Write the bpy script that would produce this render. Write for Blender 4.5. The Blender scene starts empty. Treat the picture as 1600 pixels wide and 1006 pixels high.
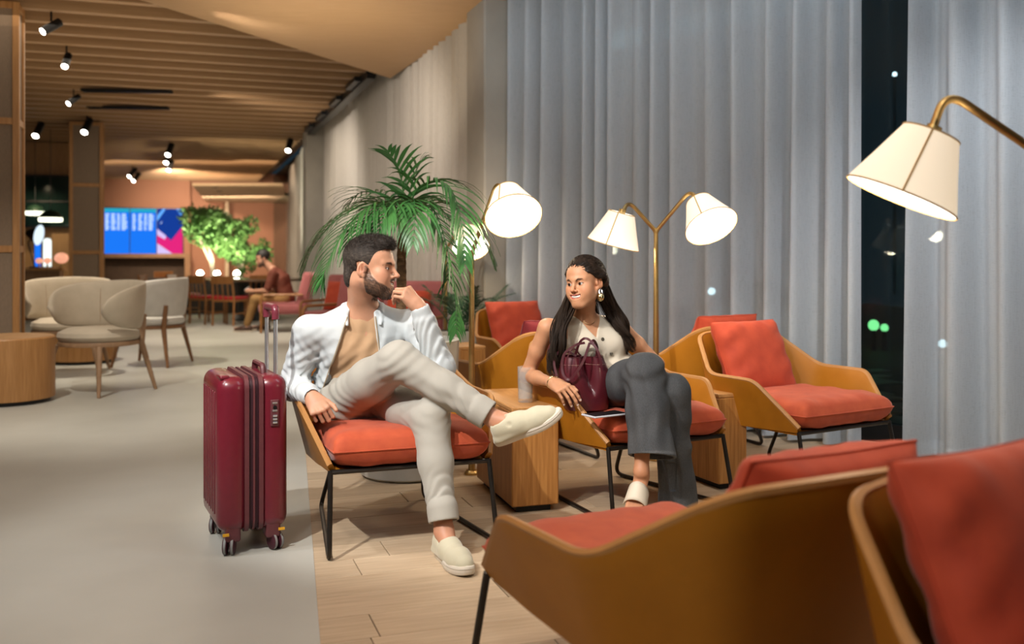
import bpy, math, random
import numpy as np
from mathutils import Vector, Matrix
SC = bpy.context.scene
COL = SC.collection
PI = math.pi
# ------------------------------------------------------------------ camera
F = 1500.0; HC = 1.17; HOR = 400.0           # focal length in pixels, eye height, horizon row (1600x1006 frame)
cam = bpy.data.cameras.new('camera'); camo = bpy.data.objects.new('camera', cam); COL.objects.link(camo)
camo.location = (0, 0, HC); camo.rotation_euler = (PI/2, 0, 0)
cam.sensor_width = 36; cam.lens = 36*F/1600; cam.shift_y = (HOR-503)/1600
cam.clip_start = .05; cam.clip_end = 300
cam.dof.use_dof = True; cam.dof.focus_distance = 4.05; cam.dof.aperture_fstop = 2.0
SC.camera = camo
SC.cycles.adaptive_threshold = .045; SC.cycles.max_bounces = 9; SC.cycles.diffuse_bounces = 3; SC.cycles.glossy_bounces = 3; SC.cycles.transmission_bounces = 10; SC.cycles.transparent_max_bounces = 14; SC.cycles.caustics_reflective = False; SC.cycles.caustics_refractive = False
SC.view_settings.view_transform = 'Standard'; SC.view_settings.look = 'None'
SC.view_settings.exposure = 0.1; SC.view_settings.gamma = 1; SC.view_settings.use_curve_mapping = False
# ------------------------------------------------------------------ world: night outside
w = bpy.data.worlds.new('night'); SC.world = w; w.use_nodes = True
w.node_tree.nodes['Background'].inputs[0].default_value = (.03, .055, .075, 1)
w.node_tree.nodes['Background'].inputs[1].default_value = .35
# ------------------------------------------------------------------ ceiling spots of the lounge, plus added fill and wash lights
def aim(o, tgt):
    d = Vector(tgt)-o.location
    o.rotation_euler = d.to_track_quat('-Z', 'Y').to_euler()
def spot(loc, tgt, power, size=60, blend=.5, col=(1, .86, .7), r=.06):
    l = bpy.data.lights.new('spot_lamp', 'SPOT'); o = bpy.data.objects.new('spot_lamp', l); COL.objects.link(o)
    l.energy = power; l.spot_size = math.radians(size); l.spot_blend = blend; l.color = col; l.shadow_soft_size = r
    o.location = loc; aim(o, tgt); return o
def area(loc, tgt, power, sx, sy, col=(1, .9, .78)):
    l = bpy.data.lights.new('added_area_light', 'AREA'); o = bpy.data.objects.new('added_area_light', l); COL.objects.link(o)  # unseen area lights added for fill, no fitting modelled
    l.shape = 'RECTANGLE'; l.size = sx; l.size_y = sy; l.energy = power; l.color = col
    o.location = loc; aim(o, tgt); return o
spot((-1.75, 1.5, 3.25), (-.6, 4.0, 1.0), 540, 36, .55, (1, .97, .93), .04)      # on the man
spot((-2.3, 3.3, 3.25), (-.8, 3.95, .4), 95, 62, .6, (.97, .98, 1), .04)      # on the man and the suitcase
spot((-1.1, 1.6, 3.25), (.45, 4.4, .7), 145, 50, .6, (1, .97, .93), .05)       # on the woman
spot((.9, 1.7, 3.25), (1.5, 5.0, .5), 70, 60, .7, (1, .9, .78), .06)           # on the chairs by the window
spot((-3.0, 2.4, 3.25), (-2.4, 4.6, 0), 135, 85, .9, (.92, .98, 1), .06)       # concrete floor
spot((-1.3, .3, 3.25), (.55, 1.9, .4), 175, 50, .8, (1, .92, .8), .06)         # on the chairs in front
spot((-3.6, 6.0, 3.25), (-3.3, 7.6, 0), 230, 80, .7, (1, .93, .82), .05)
spot((-4.4, 9.6, 3.3), (-4.2, 10.4, 0), 260, 70, .6, (1, .88, .72), .05)
spot((-4.2, 13.6, 3.3), (-4.2, 14.2, 0), 320, 70, .6, (1, .86, .7), .05)
spot((-1.2, 6.2, 3.2), (-.9, 7.8, .6), 110, 75, .7, (1, .9, .78), .05)
spot((-2.6, 8.4, 3.3), (-1.2, 10.8, 1.7), 380, 90, .9, (1, .88, .76), .1)      # added wash to brighten the far curtain
spot((-4.4, 13.0, 3.3), (-2.8, 15.2, 1.7), 260, 90, .9, (1, .88, .76), .1)  # second added wash, farther along the same curtain
spot((-9.0, 24.5, 3.2), (-8.6, 30, 1.4), 700, 100, .9, (1, .8, .6), .1)        # wash on the back wall
area((-.6, 1.5, 3.26), (-.4, 3.2, 0), 34, 3.0, 3.0, (.82, .92, 1))  # added soft fill over the lounge
cw = area((.72, 6.02, 3.27), (0, 0, 0), 16, 4.6, .35, (.60, .82, 1))             # added grazing wash along the sheer curtains, no fitting
cw.matrix_world = Matrix.Translation((.72, 6.02, 3.27)) @ Matrix(((.693, .6, -.40), (-.721, .576, -.384), (0, .555, .832))).normalized().to_4x4()
area((1.3, 3.3, 3.27), (2.3, 5.8, .8), 46, 2.2, 1.0, (.72, .88, 1))  # added fill towards the curtains on the right
area((-1.2, 2.2, 2.3), (-1.2, 3.0, 3.3), 75, 2.5, 2.5, (1, .88, .72))          # upward fill added in mid-air to brighten the soffit
area((-1.7, 8.3, 2.5), (-1.65, 8.6, 3.3), 9, 1.6, 1.6, (1, .84, .62))  # unseen upward fill added for the far end of the soffit
area((-4.6, 12, 2.7), (-4.6, 12.1, 3.4), 34, 3, 10, (1, .80, .55))             # added upward fill to brighten the slats
area((-4.5, 12, 3.3), (-4.5, 12, 0), 90, 3, 8, (1, .86, .68))  # added downward fill over the hall
area((-8.5, 22, 3.2), (-8.5, 23, 0), 240, 6, 6, (1, .78, .56))  # added fill over the far end of the hall
spot((1.8, 3.5, 3.25), (2.65, 5.2, .7), 190, 70, .8, (.95, .97, 1), .06)         # added to brighten the right curtain
area((-7.9, 26.3, 2.7), (-7.5, 30, 1.3), 105, 2.5, .6, (1, .8, .6))  # unseen wash added to brighten the back wall
# ------------------------------------------------------------------ helpers
def R(a): return math.radians(a)
def pix(x, y, Y): return Vector(((x-800)*Y/F, Y, HC-(y-HOR)*Y/F))
def flo(x, y, z=0.0):
    Y = F*(HC-z)/(y-HOR); return Vector(((x-800)*Y/F, Y, z))
def L2(nt, a, b): nt.links.new(a, b)
MATS = {}
def mat(name, col, rough=.6, metal=0.0, var=.0, vscale=8.0, bump=0.0, bscale=60.0, stretch=None, spec=.5, sheen=0.0, emit=None, estr=0.0,
        trans=0.0, col2=None, vdetail=4, coat=0.0, contrast=None, bdist=.01, sss=0.0, vcol=False, ior=1.45, alpha=None):
    """procedural principled material: colour noise between col and col2 (or col darkened by var), noise bump"""
    if name in MATS: return MATS[name]
    m = bpy.data.materials.new(name); m.use_nodes = True; nt = m.node_tree; N = nt.nodes
    b = N['Principled BSDF']; I = b.inputs
    I['Base Color'].default_value = (*col, 1); I['Roughness'].default_value = rough; I['Metallic'].default_value = metal
    I['Specular IOR Level'].default_value = spec; I['IOR'].default_value = ior
    if sheen: I['Sheen Weight'].default_value = sheen; I['Sheen Roughness'].default_value = .4
    if trans: I['Transmission Weight'].default_value = trans
    if coat: I['Coat Weight'].default_value = coat; I['Coat Roughness'].default_value = .15
    if sss:
        I['Subsurface Weight'].default_value = sss; I['Subsurface Radius'].default_value = (.012, .005, .003); I['Subsurface Scale'].default_value = 1.0
    if emit: I['Emission Color'].default_value = (*emit, 1); I['Emission Strength'].default_value = estr
    if alpha is not None: I['Alpha'].default_value = alpha
    tc = N.new('ShaderNodeTexCoord'); mp = N.new('ShaderNodeMapping'); L2(nt, tc.outputs['Object'], mp.inputs[0])
    if stretch: mp.inputs['Scale'].default_value = stretch
    base = None
    if vcol:
        a = N.new('ShaderNodeAttribute'); a.attribute_name = 'Col'; base = a.outputs['Color']
    if var or col2:
        c2 = col2 if col2 else tuple(c*(1-var) for c in col)
        n = N.new('ShaderNodeTexNoise'); n.inputs['Scale'].default_value = vscale; n.inputs['Detail'].default_value = vdetail
        L2(nt, mp.outputs[0], n.inputs['Vector'])
        r = N.new('ShaderNodeValToRGB'); lo, hi = contrast if contrast else (.3, .7)
        r.color_ramp.elements[0].position = lo; r.color_ramp.elements[1].position = hi
        if vcol:
            r.color_ramp.elements[0].color = (1-var,)*3+(1,); r.color_ramp.elements[1].color = (1, 1, 1, 1)
            mx = N.new('ShaderNodeMixRGB'); mx.blend_type = 'MULTIPLY'; mx.inputs[0].default_value = 1
            L2(nt, base, mx.inputs[1]); L2(nt, r.outputs[0], mx.inputs[2]); base = mx.outputs[0]
        else:
            r.color_ramp.elements[0].color = (*c2, 1); r.color_ramp.elements[1].color = (*col, 1); base = r.outputs[0]
        L2(nt, n.outputs['Fac'], r.inputs[0])
    if base is not None: L2(nt, base, I['Base Color'])
    if bump:
        n2 = N.new('ShaderNodeTexNoise'); n2.inputs['Scale'].default_value = bscale; n2.inputs['Detail'].default_value = 3
        L2(nt, mp.outputs[0], n2.inputs['Vector'])
        bp = N.new('ShaderNodeBump'); bp.inputs['Strength'].default_value = bump; bp.inputs['Distance'].default_value = bdist
        L2(nt, n2.outputs['Fac'], bp.inputs['Height']); L2(nt, bp.outputs[0], I['Normal'])
    MATS[name] = m; return m
def emis(name, col, s):
    if name in MATS: return MATS[name]
    m = bpy.data.materials.new(name); m.use_nodes = True; nt = m.node_tree
    nt.nodes.remove(nt.nodes['Principled BSDF']); e = nt.nodes.new('ShaderNodeEmission')
    e.inputs[0].default_value = (*col, 1); e.inputs[1].default_value = s
    L2(nt, e.outputs[0], nt.nodes['Material Output'].inputs[0]); MATS[name] = m; return m

def tag(o, label=None, cat=None, group=None, kind=None):
    if label: o['label'] = label
    if cat: o['category'] = cat
    if group: o['group'] = group
    if kind: o['kind'] = kind
    return o
def empty(name, loc=(0, 0, 0), rz=0.0, label=None, cat=None, group=None):
    o = bpy.data.objects.new(name, None); COL.objects.link(o); o.location = loc; o.rotation_euler = (0, 0, rz)
    o.empty_display_size = .05
    return tag(o, label, cat, group)
def mkobj(name, verts, faces, m=None, parent=None, smooth=True, sharp=None):
    me = bpy.data.meshes.new(name)
    me.from_pydata([tuple(v) for v in verts], [], [tuple(f) for f in faces]); me.update()
    if smooth: me.polygons.foreach_set('use_smooth', [True]*len(me.polygons))
    if smooth and sharp: me.set_sharp_from_angle(angle=R(sharp))
    if m: me.materials.append(m)
    o = bpy.data.objects.new(name, me); COL.objects.link(o)
    if parent: o.parent = parent
    return o
def copy_tree(o, parent=None):
    c = o.copy(); COL.objects.link(c); c.parent = parent
    for ch in list(o.children): copy_tree(ch, c)
    return c
def frames(pts, closed=False):
    """parallel transport frames along a polyline"""
    P = [Vector(p) for p in pts]; n = len(P); T = []
    for i in range(n):
        if closed: t = P[(i+1) % n]-P[i-1]
        else: t = P[min(i+1, n-1)]-P[max(i-1, 0)]
        T.append(t.normalized() if t.length > 1e-9 else Vector((0, 0, 1)))
    u = T[0].orthogonal().normalized(); out = []
    for i in range(n):
        u = (u-T[i]*u.dot(T[i]))
        u = u.normalized() if u.length > 1e-6 else T[i].orthogonal().normalized()
        out.append((P[i], T[i], u, T[i].cross(u)))
    return out
def smoothpath(pts, n=6):
    """Catmull-Rom through the points"""
    P = [Vector(p) for p in pts]; out = []
    for i in range(len(P)-1):
        p0 = P[max(i-1, 0)]; p1 = P[i]; p2 = P[i+1]; p3 = P[min(i+2, len(P)-1)]
        for k in range(n):
            t = k/n
            out.append(.5*((2*p1)+(p2-p0)*t+(2*p0-5*p1+4*p2-p3)*t*t+(3*p1-p0-3*p2+p3)*t**3))
    out.append(P[-1]); return out
def fillet(pts, r, n=5):
    """polyline with rounded corners"""
    P = [Vector(p) for p in pts]; out = [P[0]]
    for i in range(1, len(P)-1):
        a = P[i-1]-P[i]; b = P[i+1]-P[i]; rr = r[i] if isinstance(r, (list, tuple)) else r
        d = min(rr, a.length*.48, b.length*.48)
        A = P[i]+a.normalized()*d; B = P[i]+b.normalized()*d
        for k in range(n+1):
            t = k/n; out.append(A*(1-t)**2+P[i]*2*t*(1-t)+B*t*t)
    out.append(P[-1]); return out
class MB:
    def __init__(s): s.v = []; s.f = []
    def box(s, lo, hi, M=None, bev=0.0):
        x0, y0, z0 = lo; x1, y1, z1 = hi; i = len(s.v)
        if bev:
            b = bev; pts = []; 
            for sx in (0, 1):
                for sy in (0, 1):
                    for sz in (0, 1):
                        X = (x0, x1)[sx]; Y = (y0, y1)[sy]; Z = (z0, z1)[sz]
                        dx = b*(1-2*sx); dy = b*(1-2*sy); dz = b*(1-2*sz)
                        pts += [(X, Y+dy, Z+dz), (X+dx, Y, Z+dz), (X+dx, Y+dy, Z)]
            fs = []
            def k(sx, sy, sz, a): return (sx*4+sy*2+sz)*3+a
            for sx in (0, 1):
                q = [k(sx, 0, 0, 0), k(sx, 1, 0, 0), k(sx, 1, 1, 0), k(sx, 0, 1, 0)]; fs.append(q if sx else q[::-1])
            for sy in (0, 1):
                q = [k(0, sy, 0, 1), k(0, sy, 1, 1), k(1, sy, 1, 1), k(1, sy, 0, 1)]; fs.append(q if sy else q[::-1])
            for sz in (0, 1):
                q = [k(0, 0, sz, 2), k(1, 0, sz, 2), k(1, 1, sz, 2), k(0, 1, sz, 2)]; fs.append(q if sz else q[::-1])
            for sy in (0, 1):
                for sz in (0, 1):
                    q = [k(0, sy, sz, 1), k(1, sy, sz, 1), k(1, sy, sz, 2), k(0, sy, sz, 2)]; fs.append(q if sy != sz else q[::-1])
            for sx in (0, 1):
                for sz in (0, 1):
                    q = [k(sx, 0, sz, 0), k(sx, 1, sz, 0), k(sx, 1, sz, 2), k(sx, 0, sz, 2)]; fs.append(q if sx == sz else q[::-1])
            for sx in (0, 1):
                for sy in (0, 1):
                    q = [k(sx, sy, 0, 0), k(sx, sy, 1, 0), k(sx, sy, 1, 1), k(sx, sy, 0, 1)]; fs.append(q if sx != sy else q[::-1])
            for sx in (0, 1):
                for sy in (0, 1):
                    for sz in (0, 1):
                        q = [k(sx, sy, sz, 0), k(sx, sy, sz, 1), k(sx, sy, sz, 2)]; fs.append(q if (sx+sy+sz) % 2 else q[::-1])
        else:
            pts = [(x0, y0, z0), (x1, y0, z0), (x1, y1, z0), (x0, y1, z0), (x0, y0, z1), (x1, y0, z1), (x1, y1, z1), (x0, y1, z1)]
            fs = [(0, 3, 2, 1), (4, 5, 6, 7), (0, 1, 5, 4), (1, 2, 6, 5), (2, 3, 7, 6), (3, 0, 4, 7)]
        if M is not None: pts = [M @ Vector(p) for p in pts]
        s.v += [tuple(p) for p in pts]; s.f += [tuple(i+q for q in f) for f in fs]; return s
    def rings(s, rings, closed_ends=True, loop=False):
        n = len(rings[0]); i0 = len(s.v)
        for r in rings: s.v += [tuple(p) for p in r]
        m = len(rings)
        for a in range(m if loop else m-1):
            b = (a+1) % m
            for k in range(n):
                k2 = (k+1) % n
                s.f.append((i0+a*n+k, i0+a*n+k2, i0+b*n+k2, i0+b*n+k))
        if closed_ends and not loop:
            s.f.append(tuple(i0+k for k in range(n))[::-1]); s.f.append(tuple(i0+(m-1)*n+k for k in range(n)))
        return s
    def tube(s, pts, r, n=8, caps=True, closed=False, sx=1.0, sy=1.0):
        fr = frames(pts, closed); rs = []
        for i, (p, t, u, v) in enumerate(fr):
            rr = r[i] if isinstance(r, (list, tuple)) else r
            rs.append([p+u*math.cos(2*PI*k/n)*rr*sx+v*math.sin(2*PI*k/n)*rr*sy for k in range(n)])
        return s.rings(rs, caps, closed)
    def lathe(s, prof, n=24, M=None, caps=True):
        rs = []
        for (r, z) in prof:
            ring = [Vector((r*math.cos(2*PI*k/n), r*math.sin(2*PI*k/n), z)) for k in range(n)]
            if M is not None: ring = [M @ p for p in ring]
            rs.append(ring)
        return s.rings(rs, caps)
    def prism(s, poly, z0, z1, M=None):
        a = [Vector((x, y, z0)) for x, y in poly]; b = [Vector((x, y, z1)) for x, y in poly]
        if M is not None: a = [M @ p for p in a]; b = [M @ p for p in b]
        return s.rings([a, b])
    def grid(s, P, nu, nv):
        """P(i,j)->point, open sheet"""
        i0 = len(s.v)
        for i in range(nu):
            for j in range(nv): s.v.append(tuple(P(i, j)))
        for i in range(nu-1):
            for j in range(nv-1):
                a = i0+i*nv+j; s.f.append((a, a+nv, a+nv+1, a+1))
        return s
    def ball(s, c, r, n=12, m=8, M=None):
        rr = r if isinstance(r, (tuple, list)) else (r, r, r); rs = []
        for a in range(m+1):
            th = PI*(a/m); sn = max(math.sin(th), .02)
            ring = [Vector((rr[0]*sn*math.cos(2*PI*k/n), rr[1]*sn*math.sin(2*PI*k/n), -rr[2]*math.cos(th))) for k in range(n)]
            if M is not None: ring = [M @ p for p in ring]
            rs.append([p+Vector(c) for p in ring])
        return s.rings(rs)
    def build(s, name, m=None, parent=None, smooth=True, sharp=40):
        return mkobj(name, s.v, s.f, m, parent, smooth, sharp)
def rot(axis, a): return Matrix.Rotation(a, 4, axis)
def TR(loc, rz=0.0): return Matrix.Translation(Vector(loc)) @ Matrix.Rotation(rz, 4, 'Z')
U = Vector((-.326, .946, 0)); V = Vector((.946, .326, 0))       # room axes: down the hall, across it
TH = math.atan2(.326, .946)
def uv_(u, v, z=0.0): return U*u+V*v+Vector((0, 0, z))
# ================================================================== THE ROOM
rnd = random.Random(7)
M_conc = mat('concrete', (.51, .51, .46), .42, col2=(.41, .405, .36), vscale=1.3, vdetail=8, bump=.06, bscale=9, contrast=(.25, .75), spec=.35)
M_soff = mat('soffit_veneer', (.60, .39, .21), .6, col2=(.55, .35, .185), vscale=5, stretch=(1, 8, 1), bump=.05, bscale=60)
M_slat = mat('slat_wood', (.40, .245, .125), .55, col2=(.32, .19, .09), vscale=6, stretch=(.4, 12, 12))
M_dark = mat('ceiling_void', (.10, .06, .035), .8, var=.3, vscale=2)
M_terra = mat('terracotta_plaster', (.36, .17, .10), .7, col2=(.33, .15, .085), vscale=1.2, bump=.1, bscale=20)
M_colu = mat('grey_plaster', (.36, .335, .29), .75, col2=(.29, .27, .235), vscale=2.2, bump=.15, bscale=25)
M_oak = mat('oak', (.46, .235, .085), .45, col2=(.34, .16, .05), vscale=5, stretch=(14, 14, .8), vdetail=6, bump=.06, bscale=40, contrast=(.3, .7))
M_black = mat('black_metal', (.012, .012, .013), .4, .3, var=.2)
M_fab = mat('woven_panel', (.27, .195, .135), .85, col2=(.20, .145, .10), vscale=70, stretch=(6, 6, .6), bump=.25, bscale=180)
def struct(o): o['kind'] = 'structure'; return o
# concrete floor left of the timber edge
e0 = Vector((-.579, 2.9, 0)); ed = Vector((-.225, .974, 0))
A = e0-ed*8; B = e0+ed*7.6
mb = MB(); mb.prism([(A.x, A.y), (B.x, B.y), *[(q.x, q.y) for q in (uv_(11.2, 3.2), uv_(32, 3.6))], (-22, 40), (-22, -5), (A.x-.1, -5)][::-1], -.06, .002)
struct(mb.build('floor', M_conc, smooth=False))
# timber floor: sub-floor and planks
mb = MB(); mb.prism([(-6, -5), (9, -5), (9, 24), (-6, 24)], -.1, -.013)
fw = struct(mb.build('floor', mat('timber_underlay', (.16, .10, .055), .7, var=.3), smooth=False))
def plank_mat():
    m = mat('timber_plank', (.57, .44, .30), .42, col2=(.44, .325, .21), vscale=3.0, stretch=(1.2, 14, 14), vdetail=7, bump=.05, bscale=30, contrast=(.28, .72), spec=.4)
    nt = m.node_tree; N = nt.nodes; oi = N.new('ShaderNodeObjectInfo'); hs = N.new('ShaderNodeHueSaturation'); mr = N.new('ShaderNodeMapRange')
    mr.inputs[3].default_value = .84; mr.inputs[4].default_value = 1.12
    b = N['Principled BSDF']; src = b.inputs['Base Color'].links[0].from_socket
    L2(nt, oi.outputs['Random'], mr.inputs[0]); L2(nt, mr.outputs[0], hs.inputs['Value']); L2(nt, src, hs.inputs['Color']); L2(nt, hs.outputs[0], b.inputs['Base Color'])
    return m
PLW, PLL = .195, 1.45
pm = MB().box((0, 0, -.012), (PLL-.003, PLW-.003, 0), bev=.0015); pk0 = None
for iu in range(4, 62):
    u = iu*PLW; off = rnd.random()*PLL
    for iv in range(-3, 8):
        v = iv*PLL+off-1.0
        c = uv_(u, v); mid = uv_(u+PLW/2, v+PLL/2)
        vis = False
        for q in (c, uv_(u, v+PLL), mid, uv_(u+PLW, v), uv_(u+PLW, v+PLL)):
            if q.y > 1.3 and abs(q.x/q.y) < .85 and (q-e0).dot(Vector((.974, .225, 0))) > -.05: vis = True
        if not vis or mid.y > 11: continue
        if mid.y > 6.5 and mid.x > 3.2: continue
        if pk0 is None: pk = pk0 = pm.build('plank', plank_mat(), fw, smooth=False)
        else: pk = pk0.copy(); COL.objects.link(pk)
        pk.location = c; pk.rotation_euler = (0, 0, TH)
# ceiling: void above, timber slats across the hall
mb = MB(); mb.box((-14, 6.0, 3.68), (2.6, 33, 3.75), Matrix.Rotation(TH, 4, 'Z'))
ceil = struct(mb.build('ceiling', M_dark, smooth=False))
sl = MB().box((-14, -.05, 3.42), (2.2, .05, 3.68)); s0 = None
for i in range(48):
    u = 7.2+i*.5
    if s0 is None: o = s0 = sl.build('slat', M_slat, ceil, smooth=False)
    else: o = s0.copy(); COL.objects.link(o)
    o.location = uv_(u, 0); o.rotation_euler = (0, 0, TH)
# dropped veneer soffit over the lounge
mb = MB(); mb.prism([(-1.457, 11.5), (-3.09, 7.99), (-8, -2.56), (-8, -4), (6.4, -4), (6.4, 1.4), (-.053, 7.99)][::-1], 3.3, 3.42)
struct(mb.build('ceiling', M_soff, smooth=False))
# beige lowered ceiling at the far end
mb = MB(); mb.prism([(-7.46, 22.4), (-5.35, 22.4), (-7.0, 29.9), (-9.3, 29.2)][::-1], 2.81, 2.87)
struct(mb.build('ceiling', mat('beige_plaster', (.62, .45, .28), .8, var=.08), smooth=False))
# curtain track in the slot beside the slats
mb = MB(); mb.box((2.13, 11.6, 3.36), (2.22, 17.4, 3.46), Matrix.Identity(4))
def uvM(): return Matrix(((V.x, U.x, 0, 0), (V.y, U.y, 0, 0), (0, 0, 1, 0), (0, 0, 0, 1)))   # box coords (v,u,z) -> world
UVM = uvM()
mb = MB(); mb.box((2.13, 11.6, 3.33), (2.24, 17.4, 3.44), UVM)
for k in range(4): mb.box((2.05, 12.0+k*1.5, 3.36), (2.13, 12.7+k*1.5, 3.42), UVM)
struct(mb.build('trim_1', M_black, smooth=False))
# columns along the window wall
mb = MB(); mb.box((2.37, 7.58, 0), (3.0, 8.1, 3.7), UVM, bev=.012)
struct(mb.build('wall_column', M_colu, smooth=False))
mb = MB(); mb.box((2.12, 17.5, 0), (2.7, 18.0, 3.6), UVM, bev=.012)
struct(mb.build('wall_column', M_colu, smooth=False))
# back wall with the screen surround
wb = MB(); wb.box((-14, 30.5, 0), (3.4, 30.8, 3.7), UVM)
wback = struct(wb.build('wall_back', M_terra, smooth=False))
M_sur = mat('surround_wood', (.30, .165, .08), .5, col2=(.23, .12, .055), vscale=4, stretch=(10, 10, 1))
for nm, a, b in (('panel', (-2.3, 29.9, 1.12), (.25, 30.5, 1.24)), ('panel', (-2.3, 29.9, 0), (-2.16, 30.5, 1.12)), ('panel', (.1, 29.9, 0), (.25, 30.5, 1.12)),
                 ('panel', (-2.3, 29.9, 0), (.25, 30.5, .1)), ('panel', (-2.16, 30.38, .1), (.1, 30.5, 1.12)), ('panel', (-2.3, 30.2, 1.24), (.25, 30.5, 3.5))):
    MB().box(a, b, UVM).build(nm, mat('niche_back_shaded', (.07, .04, .022), .7, var=.2) if a[1] > 30.3 else M_sur if b[2] < 3 else M_terra, wback, smooth=False)  # niche back darker than the surround: recess shade put into its colour
MB().box((1.25, 30.1, 0), (1.35, 30.5, 2.8), UVM).build('pilaster', mat('pilaster', (.55, .42, .28), .6, var=.1), wback, smooth=False)
struct(MB().box((-7.9, 2.0, 0), (-7.6, 30.5, 3.7), UVM).build('wall_left', M_terra, smooth=False))
# ------------------------------------------------------------------ curtains
def curtain_mat(name, col, tr=.20):
    m = bpy.data.materials.new(name); m.use_nodes = True; nt = m.node_tree; N = nt.nodes
    N.remove(N['Principled BSDF']); out = N['Material Output']
    d = N.new('ShaderNodeBsdfDiffuse'); t = N.new('ShaderNodeBsdfTranslucent'); p = N.new('ShaderNodeBsdfTransparent')
    tc = N.new('ShaderNodeTexCoord'); mp = N.new('ShaderNodeMapping'); mp.inputs['Scale'].default_value = (40, 40, 400)
    n = N.new('ShaderNodeTexNoise'); n.inputs['Scale'].default_value = 1.0; n.inputs['Detail'].default_value = 3
    mp2 = N.new('ShaderNodeMapping'); mp2.inputs['Scale'].default_value = (400, 400, 14)
    n2 = N.new('ShaderNodeTexNoise'); n2.inputs['Scale'].default_value = 1.0; n2.inputs['Detail'].default_value = 2
    L2(nt, tc.outputs['Object'], mp.inputs[0]); L2(nt, mp.outputs[0], n.inputs[0]); L2(nt, tc.outputs['Object'], mp2.inputs[0]); L2(nt, mp2.outputs[0], n2.inputs[0])
    ad = N.new('ShaderNodeMath'); ad.operation = 'ADD'; L2(nt, n.outputs['Fac'], ad.inputs[0]); L2(nt, n2.outputs['Fac'], ad.inputs[1])
    r = N.new('ShaderNodeValToRGB'); r.color_ramp.elements[0].position = .7; r.color_ramp.elements[1].position = 1.25
    r.color_ramp.elements[0].color = (*[c*.82 for c in col], 1); r.color_ramp.elements[1].color = (*col, 1)
    L2(nt, ad.outputs[0], r.inputs[0]); L2(nt, r.outputs[0], d.inputs[0]); L2(nt, r.outputs[0], t.inputs[0])
    m1 = N.new('ShaderNodeMixShader'); m1.inputs[0].default_value = .3; L2(nt, d.outputs[0], m1.inputs[1]); L2(nt, t.outputs[0], m1.inputs[2])
    m2 = N.new('ShaderNodeMixShader'); lw = N.new('ShaderNodeLayerWeight'); lw.inputs[0].default_value = .35
    mr = N.new('ShaderNodeMapRange'); mr.inputs[3].default_value = tr*1.6; mr.inputs[4].default_value = tr*.2
    L2(nt, lw.outputs['Facing'], mr.inputs[0]); L2(nt, mr.outputs[0], m2.inputs[0]); L2(nt, m1.outputs[0], m2.inputs[1]); L2(nt, p.outputs[0], m2.inputs[2])
    L2(nt, m2.outputs[0], out.inputs[0]); return m
M_cur = curtain_mat('sheer_linen', (.68, .73, .78)); M_cur2 = curtain_mat('linen_far', (.72, .68, .62), .05)
def curtain(p0, p1, z0, z1, lam, amp, label, m, seed, hem=.09, step=.012):
    p0 = Vector(p0); p1 = Vector(p1); d = p1-p0; Ln = d.length; d.normalize(); nrm = Vector((d.y, -d.x, 0))
    rr = random.Random(seed); pos = []; s = 0.0; edges = [0.0]
    while s < Ln: s += lam*rr.uniform(.55, 1.5); edges.append(s)
    amps = [amp*rr.uniform(.5, 1.25) for _ in edges]; sh = [rr.uniform(-.3, .3) for _ in edges]; drift = [rr.uniform(-.02, .02) for _ in edges]
    n = int(Ln/step); NV = 9
    def off(s, t):
        k = 0
        while k < len(edges)-2 and edges[k+1] < s: k += 1
        q = (s-edges[k])/(edges[k+1]-edges[k])
        a = amps[k]*(1-q)+amps[k+1]*q
        return a*(math.cos(2*PI*q)+.35*math.cos(4*PI*q+sh[k]*4)*math.sin(PI*q)**2)*(.8+.4*t)+.012*math.sin(s*3.1+t*2+seed)
    prof = []
    for j in range(NV):
        t = j/(NV-1); prof.append([off(i*Ln/n, t) for i in range(n+1)])
    root = empty('curtain', p0+(p1-p0)*.5, 0, label, 'curtain', None); b = root.location.copy()
    def P(i, j):
        t = j/(NV-1); s = i*Ln/n
        return p0+d*(s+.02*math.sin(s*5+seed)*t)+nrm*prof[j][i]+Vector((0, 0, z1+(z0-z1)*t))-b
    MB().grid(P, n+1, NV).build('drape', m, root, sharp=180)
    if hem:
        def H(i, j):
            s = i*Ln/n; return p0+d*(s+.02*math.sin(s*5+seed))+nrm*(prof[NV-1][i]+.004)+Vector((0, 0, z0+hem*j))-b
        MB().grid(H, n+1, 2).build('hem', m, root, sharp=180)
    hd = MB().tube([p0+Vector((0, 0, z1+.02))-b, p1+Vector((0, 0, z1+.02))-b], .015, 6).build('rail', M_black, root)
    return root
cd = Vector((.693, -.721, 0)); cp = Vector((2.12, 5.78, 0))
curtain(cp-cd*3.2, cp, .02, 3.5, .20, .085, 'wide pale sheer curtain behind the two-armed floor lamp', M_cur, 3)
curtain(cp+cd*.31, cp+cd*2.2, .015, 3.5, .21, .085, 'sheer white curtain to the right of the dark window gap', M_cur, 5)
curtain(uv_(8.15, 2.45), uv_(17.45, 2.45), .02, 3.55, .22, .05, 'beige-lit curtain between the two plaster columns behind the palm', M_cur2, 11, step=.02)
curtain(uv_(18.1, 2.3), Vector((-7.1, 29.6, 0)), .02, 3.4, .30, .07, 'narrow far curtain at the end of the hall', M_cur2, 17, step=.03)
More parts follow.
